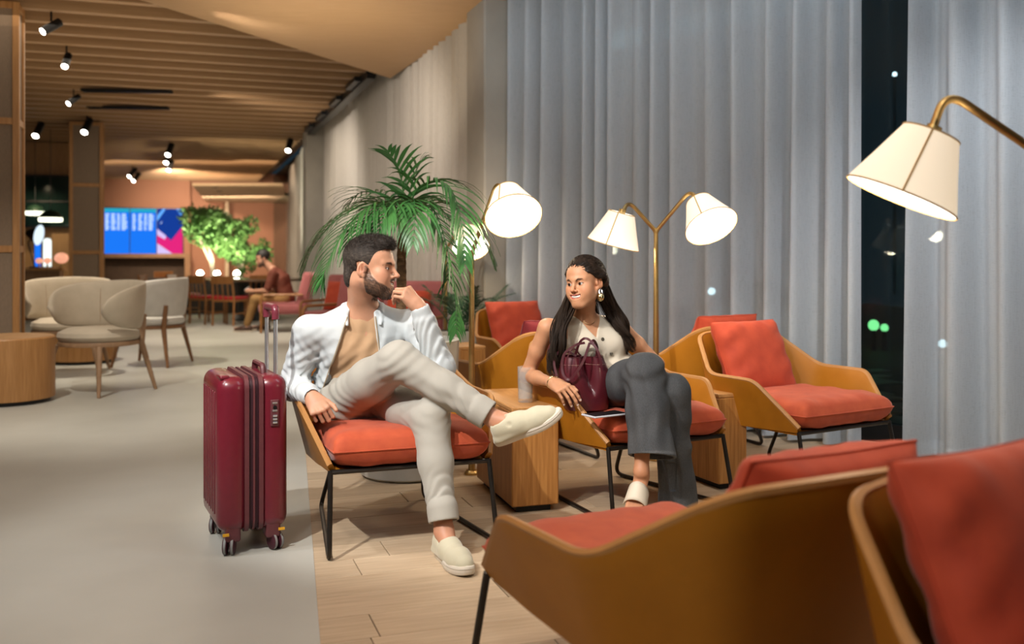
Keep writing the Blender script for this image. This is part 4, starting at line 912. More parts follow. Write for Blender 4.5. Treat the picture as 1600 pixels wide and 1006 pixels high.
# ================================================================== PEOPLE: smooth-union bodies on voxel grids
f32 = np.float32
class Field:
    """signed distance on a grid; primitives are blended in small windows, then meshed with surface nets"""
    BG = .06
    def __init__(s, lo, hi, h):
        s.lo = np.array(lo, float); s.h = h; n = np.ceil((np.array(hi)-s.lo)/h).astype(int)+1
        s.a = np.full(n, s.BG, f32)
    def win(s, lo, hi):
        i0 = np.clip(np.floor((np.array(lo)-s.lo)/s.h).astype(int), 0, np.array(s.a.shape)-1)
        i1 = np.clip(np.ceil((np.array(hi)-s.lo)/s.h).astype(int)+1, 1, np.array(s.a.shape))
        if np.any(i1 <= i0): return None
        sl = tuple(slice(a, b) for a, b in zip(i0, i1))
        X, Y, Z = [(s.lo[k]+s.h*np.arange(i0[k], i1[k])).astype(f32) for k in range(3)]
        return sl, X[:, None, None], Y[None, :, None], Z[None, None, :]
    def blend(s, sl, d, k, op='u'):
        w = s.a[sl]
        if op == 'u':
            if k <= 0: np.minimum(w, d, out=w); return
            h = np.clip(.5+.5*(w-d)/k, 0, 1); s.a[sl] = d*h+w*(1-h)-k*h*(1-h)
        else:
            if k <= 0: np.maximum(w, -d, out=w); return
            h = np.clip(.5-.5*(w+d)/k, 0, 1); s.a[sl] = -d*h+w*(1-h)+k*h*(1-h)
    def cone(s, a, b, ra, rb, k=.02, op='u', side=None, fa=1.0, fb=None):
        """tapered capsule; side: unit axis along which the section is widened by the factor fa..fb"""
        a = np.array(a, float); b = np.array(b, float); m = max(ra, rb)*max(1, fa, fb or fa)+s.BG; r = s.win(np.minimum(a, b)-m, np.maximum(a, b)+m)
        if r is None: return s
        sl, X, Y, Z = r; ba = (b-a).astype(f32); L_ = float(ba@ba)+1e-12
        px, py, pz = X-f32(a[0]), Y-f32(a[1]), Z-f32(a[2])
        t = np.clip((px*ba[0]+py*ba[1]+pz*ba[2])/L_, 0, 1)
        qx, qy, qz = px-t*ba[0], py-t*ba[1], pz-t*ba[2]
        if side is None: d = np.sqrt(qx*qx+qy*qy+qz*qz)-(ra+(rb-ra)*t)
        else:
            fb = fa if fb is None else fb; sd = np.array(side, float); sd = (sd/np.linalg.norm(sd)).astype(f32)
            u = qx*sd[0]+qy*sd[1]+qz*sd[2]; ff = fa+(fb-fa)*t; rr = ra+(rb-ra)*t
            q2 = qx*qx+qy*qy+qz*qz-u*u; d = (np.sqrt(np.maximum(q2+(u/ff)**2, 0))-rr)
        s.blend(sl, d.astype(f32), k, op); return s
    def chain(s, pts, rad, k=.02, op='u', side=None, fl=None):
        for i in range(len(pts)-1):
            s.cone(pts[i], pts[i+1], rad[i], rad[i+1], k, op, side, fl[i] if fl else 1.0, fl[i+1] if fl else None)
        return s
    def ell(s, c, r, k=.02, op='u', Rm=None):
        c = np.array(c, float); m = max(r)+s.BG; w_ = s.win(c-m, c+m)
        if w_ is None: return s
        sl, X, Y, Z = w_; x, y, z = X-f32(c[0]), Y-f32(c[1]), Z-f32(c[2])
        if Rm is not None:
            Rm = np.array(Rm, f32); x, y, z = [x*Rm[0, i]+y*Rm[1, i]+z*Rm[2, i] for i in range(3)]
        k0 = np.sqrt((x/r[0])**2+(y/r[1])**2+(z/r[2])**2); k1 = np.sqrt((x/r[0]**2)**2+(y/r[1]**2)**2+(z/r[2]**2)**2)
        d = k0*(k0-1)/np.maximum(k1, 1e-6); s.blend(sl, d.astype(f32), k, op); return s
    def func(s, fn, lo, hi, k=0.0, op='u', Rm=None, c=(0, 0, 0)):
        w_ = s.win(lo, hi)
        if w_ is None: return s
        sl, X, Y, Z = w_; x, y, z = X-f32(c[0]), Y-f32(c[1]), Z-f32(c[2])
        if Rm is not None:
            Rm = np.array(Rm, f32); x, y, z = [x*Rm[0, i]+y*Rm[1, i]+z*Rm[2, i] for i in range(3)]
        s.blend(sl, fn(x, y, z).astype(f32), k, op); return s
    def disp(s, fn, band=.022):
        idx = np.nonzero(np.abs(s.a) < band); P = np.stack([s.lo[k]+s.h*idx[k] for k in range(3)], 1)
        s.a[idx] += fn(P).astype(f32); return s
    def mesh(s):
        a = s.a; sg = a < 0; sh = np.array(a.shape)-1
        c8 = [(i, j, k) for i in (0, 1) for j in (0, 1) for k in (0, 1)]
        def cut(A, o): return A[o[0]:o[0]+sh[0], o[1]:o[1]+sh[1], o[2]:o[2]+sh[2]]
        an = np.zeros(sh, bool); al = np.ones(sh, bool)
        for o in c8: q = cut(sg, o); an |= q; al &= q
        act = an & ~al; cells = np.argwhere(act); ids = np.full(sh, -1, np.int32); ids[act] = np.arange(len(cells))
        pos = np.zeros((len(cells), 3)); cnt = np.zeros(len(cells))
        v = {o: a[cells[:, 0]+o[0], cells[:, 1]+o[1], cells[:, 2]+o[2]].astype(float) for o in c8}
        for o in c8:
            for ax in range(3):
                if o[ax]: continue
                p = list(o); p[ax] = 1; p = tuple(p); x, y = v[o], v[p]; m = (x < 0) != (y < 0)
                t = np.where(m, x/np.where(m, x-y, 1), 0); q = np.tile(np.array(o, float), (len(cells), 1)); q[:, ax] += t
                pos[m] += q[m]; cnt[m] += 1
        P = s.lo+s.h*(cells+pos/cnt[:, None]); faces = []
        for ax in range(3):
            b, c = (ax+1) % 3, (ax+2) % 3
            s0 = [slice(0, n) for n in a.shape]; s1 = list(s0); s0[ax] = slice(0, -1); s1[ax] = slice(1, None)
            x = sg[tuple(s0)]; e = np.argwhere(x != sg[tuple(s1)])
            ok = (e[:, b] > 0) & (e[:, c] > 0) & (e[:, b] < sh[b]) & (e[:, c] < sh[c]); e = e[ok]
            fl = x[tuple(e.T)]
            def at(db, dc): q = e.copy(); q[:, b] -= db; q[:, c] -= dc; return ids[tuple(q.T)]
            q = np.stack([at(1, 1), at(0, 1), at(0, 0), at(1, 0)], 1); q[~fl] = q[~fl][:, ::-1]; faces.append(q)
        return P, np.concatenate(faces)
def npmesh(name, P, Fq, m, parent, base, cols=None, relax=0):
    P = np.asarray(P, float)
    if relax:
        e = np.concatenate([Fq[:, [0, 1]], Fq[:, [1, 2]], Fq[:, [2, 3]], Fq[:, [3, 0]]])
        for _ in range(relax):
            acc = np.zeros_like(P); cn = np.zeros(len(P)); np.add.at(acc, e[:, 0], P[e[:, 1]]); np.add.at(cn, e[:, 0], 1)
            P = P*.5+.5*acc/np.maximum(cn, 1)[:, None]
    P = P-np.array(base); me = bpy.data.meshes.new(name); n, k = len(P), len(Fq)
    me.vertices.add(n); me.vertices.foreach_set('co', P.astype(f32).ravel()); me.loops.add(k*4); me.polygons.add(k)
    me.loops.foreach_set('vertex_index', Fq.astype(np.int32).ravel()); me.polygons.foreach_set('loop_start', np.arange(0, k*4, 4, dtype=np.int32))
    me.update(calc_edges=True); me.polygons.foreach_set('use_smooth', np.ones(k, bool))
    if cols is not None:
        at = me.color_attributes.new('Col', 'FLOAT_COLOR', 'POINT'); at.data.foreach_set('color', np.concatenate([cols, np.ones((n, 1))], 1).astype(f32).ravel())
    me.validate(); me.materials.append(m); o = bpy.data.objects.new(name, me); COL.objects.link(o); o.parent = parent; return o
def nz(P, sc, seed=0, n=7):
    """cheap smooth noise, about -1..1"""
    r = np.random.RandomState(seed); out = 0
    for _ in range(n):
        d = r.normal(size=3); d /= np.linalg.norm(d); out = out+np.sin(P@(d*sc*r.uniform(.7, 1.5)*2*PI)+r.uniform(0, 6.28))
    return out/n*1.6
def folds(P, j, ax, lam, amp, sig, tw=1.0, seed=0):
    """drapery folds round a joint j across the axis ax"""
    j = np.array(j); ax = np.array(ax, float); ax /= np.linalg.norm(ax); q = P-j; t = q@ax
    o = np.cross(ax, [.3, .5, .8]); o /= np.linalg.norm(o); ph = tw*(q@o)/lam*4+1.3*nz(P, .25/lam, seed, 4)
    return amp*np.sin(2*PI*t/lam+ph)*np.exp(-(q**2).sum(1)/(2*sig*sig))
def basis(fwd, up=(0, 0, 1), roll=0.0):
    f = Vector(fwd).normalized(); u = Vector(up); u = (u-f*u.dot(f)).normalized()
    if roll: u = Matrix.Rotation(roll, 3, f) @ u
    r = f.cross(u); return np.array([[r.x, f.x, u.x], [r.y, f.y, u.y], [r.z, f.z, u.z]])      # columns: right, forward, up
def tow(B, c, p): return np.array(c)+B@np.array(p)
# ------------------------------------------------------------------ head
def head(Fd, B, c, S, fem=False):
    W = lambda p: tow(B, c, np.array(p)*S)
    E = lambda p, r, k=.02, op='u', Rm=None: Fd.ell(W(p), [q*S for q in r], k*S, op, B if Rm is None else B@Rm)
    C = lambda a, b, ra, rb, k=.02, op='u', side=None, fl=1.0: Fd.cone(W(a), W(b), ra*S, rb*S, k*S, op, None if side is None else B@np.array(side, float), fl)
    jw = .93 if fem else 1.0
    E((0, -.014, .043), (.077, .097, .086), .0); E((0, .028, .035), (.066, .062, .066), .03)
    E((0, .026, -.035), (.062*jw, .066, .080), .03)
    for s in (-1, 1):
        C((s*.056*jw, -.008, -.050), (s*.020, .072, -.104), .020*jw, .018, .03); E((s*.044, .058, -.024), (.025, .025, .024), .025)
        E((s*.037, .068, -.042), (.021, .019, .021), .02)                                  # smiling cheek
        E((s*.040*jw, .040, -.064), (.024, .036, .030), .03)                               # jaw side
        C((s*.010, .088, .021), (s*.046, .068, .022), .010 if fem else .013, .008, .018)   # brow
        Re = np.array(Matrix.Rotation(s*R(26), 3, 'Z') @ Matrix.Rotation(R(-14), 3, 'X')); o = s*.004
        E((s*.0795, -.012, -.006), (.0072, .020, .0325), .008, 'u', Re)
        E((s*.0880, -.009, -.003), (.0095, .0120, .0205), .003, 's', Re); C((s*.0815, -.012, -.018), (s*.0815, -.016, .008), .0035, .003, .004)
        C((s*.0775, .003, -.014), (s*.0775, .004, -.006), .0045, .004, .005); E((s*.076, -.004, -.033), (.006, .009, .010), .006)
    C((0, .074, -.094 if fem else -.098), (0, .080, -.095 if fem else -.101), .020 if fem else .023, .018, .025)
    if fem:
        for s in (-1, 1): E((s*.040, .050, -.042), (.022, .026, .026), .025)
    for s in (-1, 1):
        E((s*.031, .096, .000), (.017, .016, .011), .014, 's')                               # socket
        es = 1.14 if fem else 1.0; E((s*.031, .0738 if fem else .0745, -.001), (.0140*es, .0146*es, .0140*es), .004)                               # lids
        E((s*.031, .0895, -.0015), (.0130*es, .010, .0047 if fem else .0026), .0012, 's', np.array(Matrix.Rotation(-s*R(5), 3, 'Y')))
    nl = .003 if not fem else -.001
    C((0, .089, .014), (0, .112+nl, -.026), .0062 if fem else .0072, .0082, .012); E((0, .1145+nl, -.030), (.0100, .0105, .0088), .008)
    for s in (-1, 1): E((s*.0122, .101, -.0345), (.0072, .0100, .0064), .006); E((s*.006, .109, -.0415 if fem else -.0410), (.0026, .0035, .0018) if fem else (.0034, .0045, .003), .002, 's')
    E((0, .081, -.066), (.038 if fem else .034, .018, .026), .018)                                           # muzzle
    w_, c_, g = (.038, -.0500, .0088) if fem else (.029, -.0560, .0055)                       # mouth half width, corner height, gap
    zu, zl = -.0560, -.0790 if fem else -.0765
    up_ = [(-w_, .080, c_), (-w_*.58, .0935, -.0562), (-.006, .0985, zu+.001), (0, .0982, zu), (.006, .0985, zu+.001), (w_*.58, .0935, -.0562), (w_, .080, c_)]
    lo_ = [(-w_, .080, c_-.001), (-w_*.62, .0905, zl+.0075), (0, .0970 if fem else .0950, zl), (w_*.62, .0905, zl+.0075), (w_, .080, c_-.001)]
    for L_, rr in ((up_, .0040 if fem else .0034), (lo_, .0060 if fem else .0045)):
        for i in range(len(L_)-1):
            e0_ = .5 if i == 0 else 1; e1_ = .5 if i == len(L_)-2 else 1; C(L_[i], L_[i+1], rr*e0_, rr*e1_, .004)
    zm = (zu+zl)/2+.001
    op_ = [(-w_+.004, .087, c_-.001), (-w_*.52, .0975, zm+.004), (0, .102, zm), (w_*.52, .0975, zm+.004), (w_-.004, .087, c_-.001)]
    for i in range(4):
        C(op_[i], op_[i+1], .0016 if i == 0 else g, .0016 if i == 3 else g, .0012, 's')
    return up_, lo_
def pdist(P, pts):
    d = np.full(len(P), 9.0)
    for a, b in zip(pts[:-1], pts[1:]):
        a = np.array(a); b = np.array(b); ba = b-a; t = np.clip((P-a)@ba/(ba@ba), 0, 1); d = np.minimum(d, np.linalg.norm(P-a-t[:, None]*ba, axis=1))
    return d
def sstep(x, a, b): t = np.clip((x-a)/(b-a), 0, 1); return t*t*(3-2*t)
def mixc(c, d, m): return c*(1-m[:, None])+np.array(d)*m[:, None]
def headcol(Pw, B, c, S, skin, lips, fem, ul, ll, beard=None):
    P = ((Pw-np.array(c))@B)/S; col = np.tile(np.array(skin, float), (len(P), 1)); inh = (np.linalg.norm(P, axis=1) < .19)
    col *= (1+.05*nz(Pw, 18, 2))[:, None]
    red = np.array(skin)*np.array([1.06, .80, .74])
    for s in (-1, 1):
        col = mixc(col, red, .55*np.exp(-((P-np.array([s*.045, .07, -.03]))**2).sum(1)/(2*.018**2))); col = mixc(col, red, .6*np.exp(-((P-np.array([s*.08, -.012, -.008]))**2).sum(1)/(2*.02**2)))
    for s in (-1, 1): col = mixc(col, red*.45, .75*np.exp(-(((P-np.array([s*.081, -.007, -.005]))/np.array([.010, .007, .012]))**2).sum(1)))  # ear bowl darkened: its inner shade is put into the skin colour
    col = mixc(col, red, .5*np.exp(-((P-np.array([0, .115, -.030]))**2).sum(1)/(2*.012**2)))
    br = (.030, .018, .011)
    for s in (-1, 1):
        bp = [(s*.010, .094, .0150), (s*.026, .093, .0220), (s*.042, .081, .0215), (s*.053, .068, .0140)]; bd = pdist(P, bp)
        col = mixc(col, br, .95*(1-sstep(bd, .0036 if fem else .0040, .0060 if fem else .0070))*inh)
        lid = [(s*.0175, .087, -.0015), (s*.025, .0905, .0045), (s*.035, .0885, .0052), (s*.047, .0795, .0010)]
        col = mixc(col, (.02, .012, .008), .9*(1-sstep(pdist(P, lid), .0014, .0034))*inh)
        ll2 = [(s*.0185, .087, -.004), (s*.030, .089, -.0075), (s*.044, .081, -.003)]
        col = mixc(col, (.06, .03, .02), .55*(1-sstep(pdist(P, ll2), .0006, .0024))*inh)
    lm = np.minimum(pdist(P, ul), pdist(P, ll)); col = mixc(col, lips, (.95 if fem else .6)*(1-sstep(lm, .0044, .0064))*inh)
    ins = (1-sstep(P[:, 1], .086, .092))*(1-sstep(np.abs(P[:, 2]+.067), .008, .012))*(1-sstep(np.abs(P[:, 0]), .024, .030))*sstep(P[:, 1], .06, .07)*inh
    bm = np.zeros(len(P))
    if beard:
        x, y, z = P.T; jl = np.interp(y, [-.02, .006, .014, .030, .058, .075, .10], [.012, .012, .004, -.030, -.056, -.062, -.085])
        m = sstep(jl-z, -.003, .007)*sstep(y, -.008, .003)*sstep(z, -.150, -.128)*inh*(1-.30*sstep(z, -.05, -.01))*sstep(np.abs(x), .020, .030)
        mus = (1-sstep(pdist(P, [(-.034, .080, -.070), (-.030, .086, -.054), (-.016, .098, -.0470), (0, .1035, -.0455), (.016, .098, -.0470), (.030, .086, -.054), (.034, .080, -.070)]), .0040, .0075))*inh
        ch = np.exp(-((P-np.array([0, .088, -.104]))**2).sum(1)/(2*.020**2)); und = sstep(-.094-z, -.01, .012)*sstep(y, .0, .03)*sstep(z, -.140, -.122)*inh
        m = np.clip(np.maximum.reduce([m, mus*.9, ch*1.4*inh, und]), 0, 1); m *= sstep(lm, .0040, .0058)
        n_ = np.clip(.5+.6*nz(Pw, 110, 5), 0, 1); col = mixc(col, np.array(beard), m*(.66+.28*n_)); bm = m*(.0010+.0016*n_)
    return col, bm
def vnorm(P, Q):
    fn_ = np.cross(P[Q[:, 2]]-P[Q[:, 0]], P[Q[:, 3]]-P[Q[:, 1]]); vn = np.zeros_like(P)
    for k in range(4): np.add.at(vn, Q[:, k], fn_)
    return vn/np.maximum(np.linalg.norm(vn, axis=1), 1e-12)[:, None]
def strands(name, m, parent, base, roots, dirs, lens, width, steps=1, field=None, curve=None, seed=0, lift=.0008):
    """thin tapered hairs; with a field they are combed along its surface"""
    r = np.random.RandomState(seed); n = len(roots); p = roots.copy(); d = dirs.copy(); path = [p.copy()]
    for k in range(steps):
        if field is not None:
            def fs(q): i = np.clip(np.round((q-field.lo)/field.h).astype(int), 1, np.array(field.a.shape)-2); return i
            i = fs(p); g = np.stack([field.a[tuple((i+e).T)]-field.a[tuple((i-e).T)] for e in np.eye(3, dtype=int)], 1).astype(float); g /= np.maximum(np.linalg.norm(g, axis=1), 1e-9)[:, None]
            if curve is not None: d = curve(p, d)
            d = d-g*(d*g).sum(1)[:, None]; d /= np.maximum(np.linalg.norm(d, axis=1), 1e-9)[:, None]
            p = p+d*(lens/steps)[:, None]; i = fs(p); v = field.a[tuple(i.T)]; p = p+g*np.clip(lift-v, -.004, .004)[:, None]
        else:
            p = p+d*(lens/steps)[:, None]
            if curve is not None: d = curve(p, d)
        path.append(p.copy())
    path = np.array(path); m_ = steps+1; t0 = path[1]-path[0]; t0 /= np.maximum(np.linalg.norm(t0, axis=1), 1e-9)[:, None]
    a = np.cross(t0, r.normal(size=(n, 3))); a /= np.maximum(np.linalg.norm(a, axis=1), 1e-9)[:, None]; b = np.cross(t0, a); V_ = []; 
    for k in range(m_):
        w_ = width*(1-.85*(k/(m_-1))**2)
        for q in range(3): V_.append(path[k]+(a*math.cos(2.094*q)+b*math.sin(2.094*q))*w_)
    V_ = np.stack(V_, 1).reshape(-1, 3); F_ = []; o = np.arange(n)*(3*m_)
    for k in range(m_-1):
        for q in range(3): q2 = (q+1) % 3; F_.append(np.stack([o+k*3+q, o+k*3+q2, o+(k+1)*3+q2, o+(k+1)*3+q], 1))
    ob = npmesh(name, V_, np.concatenate(F_), m, parent, base); ob['kind'] = 'stuff'; return ob
def eyes(t, base, B, c, S, gaze, fem=False):
    g = Vector(gaze).normalized(); M_ew = mat('eye_white', (.50, .46, .43), .2, var=.05); M_ir = mat('iris', (.03, .014, .007), .1, var=.3, vscale=80)
    for s in (-1, 1):
        p = Vector(tow(B, c, np.array((s*.031, .0762, -.001))*S))-Vector(base); r = (.0141 if fem else .0125)*S
        e = MB().ball(p, r, 16, 12).build('eyeball', M_ew, t); q = g.to_track_quat('Z', 'Y').to_matrix().to_4x4(); Mq = Matrix.Translation(p) @ q
        ri = 1.22 if fem else 1.0
        MB().lathe([(.0076*S*ri, r*.765), (.0062*S*ri, r*.86), (.0035*S*ri, r*.975), (.0003, r*1.02)], 16, Mq).build('iris', M_ir, e)
    # teeth
    tw_ = .031 if fem else .025
    yb = -.0015 if fem else 0
    pts = [(-tw_, .0760+yb, -.0570), (-tw_*.56, .0885+yb, -.0622), (0, .0930+yb, -.0640), (tw_*.56, .0885+yb, -.0622), (tw_, .0760+yb, -.0570)]
    P = [Vector(tow(B, c, np.array(p)*S))-Vector(base) for p in pts]
    MB().tube(smoothpath(P, 5), [.0034*S]*3+[(.0060 if fem else .0052)*S]*15+[.0034*S]*3, 8).build('teeth', mat('teeth', (.80, .77, .70), .2, var=.05), t)
    MB().ball(Vector(tow(B, c, np.array((0, .070, -.068))*S))-Vector(base), (.024*S, .016*S, .014*S), 12, 8, Matrix(B.tolist()).to_4x4()).build('mouth_inside', mat('mouth_dark', (.05, .012, .01), .6, var=.1), t)
# ------------------------------------------------------------------ hands
def hand(Fd, wrist, fwd, back, thumb, S=1.0, curl=((20, 25, 20),)*4, tcurl=(20, 20), spread=6.0, tang=35, topp=.35, wr=.027, tips=None):
    """fwd: wrist to knuckles, back: outward normal of the back of the hand, thumb: +1/-1 side along back x fwd"""
    f = Vector(fwd).normalized(); n = Vector(back); n = (n-f*n.dot(f)).normalized(); sd = n.cross(f)*thumb; w0 = Vector(wrist)
    kn = []; A = lambda p: np.array(p)
    lens = [(.045, .026, .021), (.050, .030, .023), (.046, .028, .022), (.036, .021, .019)]; rad = [.0086, .0088, .0083, .0074]
    for i in range(4):
        o = (.030-.0205*i); fl = (.090, .094, .089, .079)[i]; kn.append(w0+f*fl*S+sd*o*S+n*(.003 if i in (1, 2) else 0)*S)
    Fd.cone(A(w0-f*.01), A(w0+f*.03*S), wr*.86*S, .024*S, .02, 'u', A(sd), 1.25, 1.35)
    for i in range(4): Fd.cone(A(w0+f*.018*S+sd*(.016-.0105*i)*S), A(kn[i]), .0145*S, .0108*S, .012)
    Fd.ell(A(w0+f*.05*S-n*.006*S), [.034*S, .042*S, .014*S], .012, 'u', np.array([sd, f, n]).T)
    out = []
    for i in range(4):
        d = (f+sd*math.tan(R(spread*(1.5-i)*.6))).normalized()
        p = kn[i].copy(); axis = d.cross(-n).normalized(); cur = d.copy(); r0 = rad[i]*S; ch = [p.copy()]
        for j in range(3):
            cur = Matrix.Rotation(R(curl[i][j]), 3, axis) @ cur; q = p+cur*lens[i][j]*S
            Fd.cone(A(p), A(q), r0*(1.06-.07*j), r0*(.99-.09*j), .0035); p = q; ch.append(p.copy())
        out.append(ch)
        if tips is not None: tips.append((p-cur*.004*S, cur.copy(), -(axis.cross(cur)).normalized(), r0*.8))
    b0 = w0+f*.020*S+sd*.022*S-n*.006*S; td = (f*math.cos(R(tang))+sd*math.sin(R(tang))-n*topp).normalized(); b1 = b0+td*.044*S
    Fd.cone(A(b0), A(b1), .0165*S, .0115*S, .014)
    axis = td.cross(-sd).normalized(); cur = Matrix.Rotation(R(tcurl[0]), 3, axis) @ td; b2 = b1+cur*.032*S; Fd.cone(A(b1), A(b2), .0108*S, .0098*S, .004)
    cur = Matrix.Rotation(R(tcurl[1]), 3, axis) @ cur; b3 = b2+cur*.024*S; Fd.cone(A(b2), A(b3), .0099*S, .0080*S, .004)
    out.append([b0, b1, b2, b3]); return out
M_skin = mat('skin', (.6, .4, .3), .48, vcol=True, var=.06, vscale=60, bump=.04, bscale=500, bdist=.002, sss=.12, spec=.4)
# ------------------------------------------------------------------ slip-on shoe
def shoe(t, base, heel, fwd, up, S=1.0, m_up=None, m_sole=None, h=.003):
    B = basis(fwd, up); sh_ = empty('shoe', tuple(np.array(heel)-np.array(base))); sh_.parent = t
    heel = np.array(heel, float); W = lambda p: heel+B@(np.array(p)*S); r = .42
    Fd = Field(heel-r*.9, heel+r*.9, h*1.15)
    lo = heel-r; hi = heel+r
    Fd.chain([W((0, .042, .050)), W((0, .12, .046)), W((-.004, .195, .036)), W((-.006, .238, .031))], [.036*S, .0395*S, .0410*S, .033*S], .02)
    Fd.cone(W((0, .050, .075)), W((0, .125, .058)), .034*S, .034*S, .02); Fd.cone(W((0, .035, .03)), W((-.004, .2, .03)), .038*S, .043*S, .01, 'u', B[:, 2], .7)
    Fd.func(lambda x, y, z: z-.020*S, lo, hi, .002, 's', B, heel)
    Fd.ell(W((0, .050, .108)), [.029*S, .047*S, .030*S], .004, 's', B)
    for s in (-1, 1): Fd.ell(W((s*.040, .098, .088)), [.010*S, .016*S, .020*S], .004, 's', B)
    P, Q = Fd.mesh(); npmesh('upper', P, Q, m_up, sh_, heel, relax=1)
    ol = []
    for k in range(44):
        a = 2*PI*k/44; c_, s_ = math.cos(a), math.sin(a); y = .140+.148*s_; q = (y+.008)/.296
        w_ = .0335+.016*sstep(np.array(q), .25, .72)-.004*math.exp(-((q-.42)/.14)**2); w_ = float(w_)
        ol.append((w_*math.copysign(abs(c_)**.80, c_)-.004*q, y))
    rs = []
    for k_, z in ((.94, 0), (.985, .004), (1, .012), (.99, .025), (.95, .0275)):
        rs.append([Vector(B@(np.array((x*k_, .14+(y-.14)*(1-(1-k_)*.35), z+.010*max(0, (y-.21)/.08)**2))*S)) for x, y in ol])
    MB().rings(rs).build('sole', m_sole, sh_, sharp=40)
    rs = [Vector(B@(np.array((x*1.004, y*1.001, .020+.010*max(0, (y-.21)/.08)**2))*S)) for x, y in ol]
    MB().tube(rs, .0012, 5, closed=True).build('welt_line', mat('welt', (.55, .5, .42), .7, var=.1), sh_)
    return sh_
# ================================================================== THE MAN
V3 = lambda *a: np.array(a, float)
man = empty('person', (-.62, 4.15, .001), 0, 'bearded man in pale jacket and beige trousers sitting cross-legged, hand at chin', 'person'); mb_ = np.array(man.location)
mc = V3(-.592, 4.02, 1.120); mB = basis((.985, -.17, -.03), (0.02, 0, 1), R(-2)); mS = 1.0
mf = V3(.21, -.978, 0); mr = V3(-.978, -.21, 0)                       # chest direction, his right
shR = V3(-.862, 4.08, .850); elR = V3(-.945, 4.135, .612); wrR = V3(-.822, 3.935, .592)
shL = V3(-.425, 4.17, .872); elL = V3(-.296, 3.935, .715); wrL = V3(-.372, 3.885, .955)
pel = V3(-.665, 4.21, .50); wst = V3(-.662, 4.21, .63); cst = V3(-.650, 4.16, .78); uch = V3(-.643, 4.14, .868); nb0 = V3(-.640, 4.12, .942); nb1 = tow(mB, mc, (0, -.042, -.050))
hpR = V3(-.745, 4.17, .535); knR = V3(-.455, 3.865, .748); anR = V3(-.060, 3.785, .522)
hpL = V3(-.560, 4.23, .525); knL = V3(-.328, 3.855, .520); anL = V3(-.262, 3.70, .11)
SK_M = (.53, .275, .17)
Fd = Field((-1.03, 3.76, .44), (-.22, 4.38, 1.30), .0029)
ul, ll = head(Fd, mB, mc, mS)
Fd.cone(nb1, nb0, .056, .063, .025); Fd.chain([nb0-V3(0, 0, .02), uch, cst, wst, pel], [.06, .082, .105, .095, .10], .04, 'u', mr, [1.1, 1.75, 1.45, 1.4, 1.4])
Fd.cone(shR, shL, .052, .052, .03)
for a, b, c_ in ((shR, elR, wrR), (shL, elL, wrL)): Fd.cone(a, b, .050, .040, .03); Fd.cone(b, c_, .040, .026, .03)
hand(Fd, wrR, (.52, -.62, -.50), (-.20, -.62, .76), 1, 1.02, ((58, 76, 45), (62, 80, 45), (66, 80, 45), (70, 76, 45)), (12, 18), 3, 30, .1)
hand(Fd, wrL, (-.55, -.05, .66), (.52, -.62, .50), -1, 1.02, ((72, 70, 30), (62, 66, 30), (54, 60, 30), (50, 55, 30)), (25, 30), 4, 18, .5)
P, Q = Fd.mesh(); col, bm = headcol(P, mB, mc, mS, SK_M, (.48, .20, .16), False, ul, ll, (.045, .028, .018))
vn = vnorm(P, Q); P = P+vn*bm[:, None]
rs_ = np.random.RandomState(5); ix = np.nonzero(bm > .0011)[0]; ix = rs_.choice(ix, 5200); ql = (P[ix]-mc)@mB
bdir = vn[ix]*.55+(mB@np.array([0, .25, -1.0]))*.9+rs_.normal(size=(len(ix), 3))*.25; bdir /= np.linalg.norm(bdir, axis=1)[:, None]
strands('beard', mat('beard_hair', (.050, .030, .018), .6, col2=(.022, .014, .009), vscale=150), man, mb_, P[ix]-vn[ix]*.0005, bdir, rs_.uniform(.003, .0065, len(ix)), .00042)
n0 = len(P); Fl = Field((-.86, 3.55, .03), (.02, 4.35, .86), .006)
Fl.cone(pel, hpR, .09, .08, .03); Fl.cone(pel, hpL, .09, .08, .03); Fl.cone(hpR, knR, .07, .05, .02); Fl.cone(knR, anR, .048, .036, .02); Fl.cone(hpL, knL, .07, .05, .02); Fl.cone(knL, anL, .048, .036, .02)
ftR = V3(.84, -.30, .42); ftR /= np.linalg.norm(ftR); Fl.cone(anR, anR+ftR*.06-V3(0, 0, .03), .036, .036, .02); Fl.cone(anL, V3(-.235, 3.64, .06), .036, .034, .02)
P2, Q2 = Fl.mesh(); c2 = np.tile(np.array(SK_M)*np.array([1.0, .92, .9]), (len(P2), 1))
npmesh('body', np.concatenate([P, P2]), np.concatenate([Q, Q2+n0]), M_skin, man, mb_, np.concatenate([col, c2]))
eyes(man, mb_, mB, mc, mS, (1, -.22, -.02))
# hair: short sides, longer on top
W = lambda p: tow(mB, mc, p)
Fh = Field(mc-.19, mc+.19, .0021)
Fh.ell(W((0, -.016, .046)), (.0835, .1045, .0895), 0, 'u', mB); Fh.ell(W((0, -.082, -.030)), (.054, .030, .062), .02, 'u', mB); Fh.ell(W((0, .020, .094)), (.062, .078, .043), .02, 'u', mB); Fh.ell(W((0, .062, .100)), (.046, .034, .026), .02, 'u', mB)
def cutm(x, y, z):
    th = np.degrees(np.arctan2(np.abs(x), y+.014)); side = np.interp(th, [0, 25, 38, 46, 54, 62, 70, 80, 88, 95, 108, 114, 128, 150, 180], [.079, .078, .070, .060, .050, .024, .000, -.014, -.014, .026, .022, -.030, -.058, -.080, -.088])
    return (z-side)
def hd_m(P):
    q = (P-mc)@mB; top = sstep(q[:, 2], .06, .11); st = np.stack([q[:, 0]*1.0, q[:, 1]*.35, q[:, 2]*.8], 1)
    return -(top*(.0035*nz(st, 70, 3)+.0015*nz(q, 110, 4))+(1-top)*.0006*nz(q, 160, 6))
Fh.disp(hd_m, .012); Fh.func(lambda x, y, z: cutm(x, y, z)*.6, mc-.19, mc+.19, .005, 's', mB, mc)
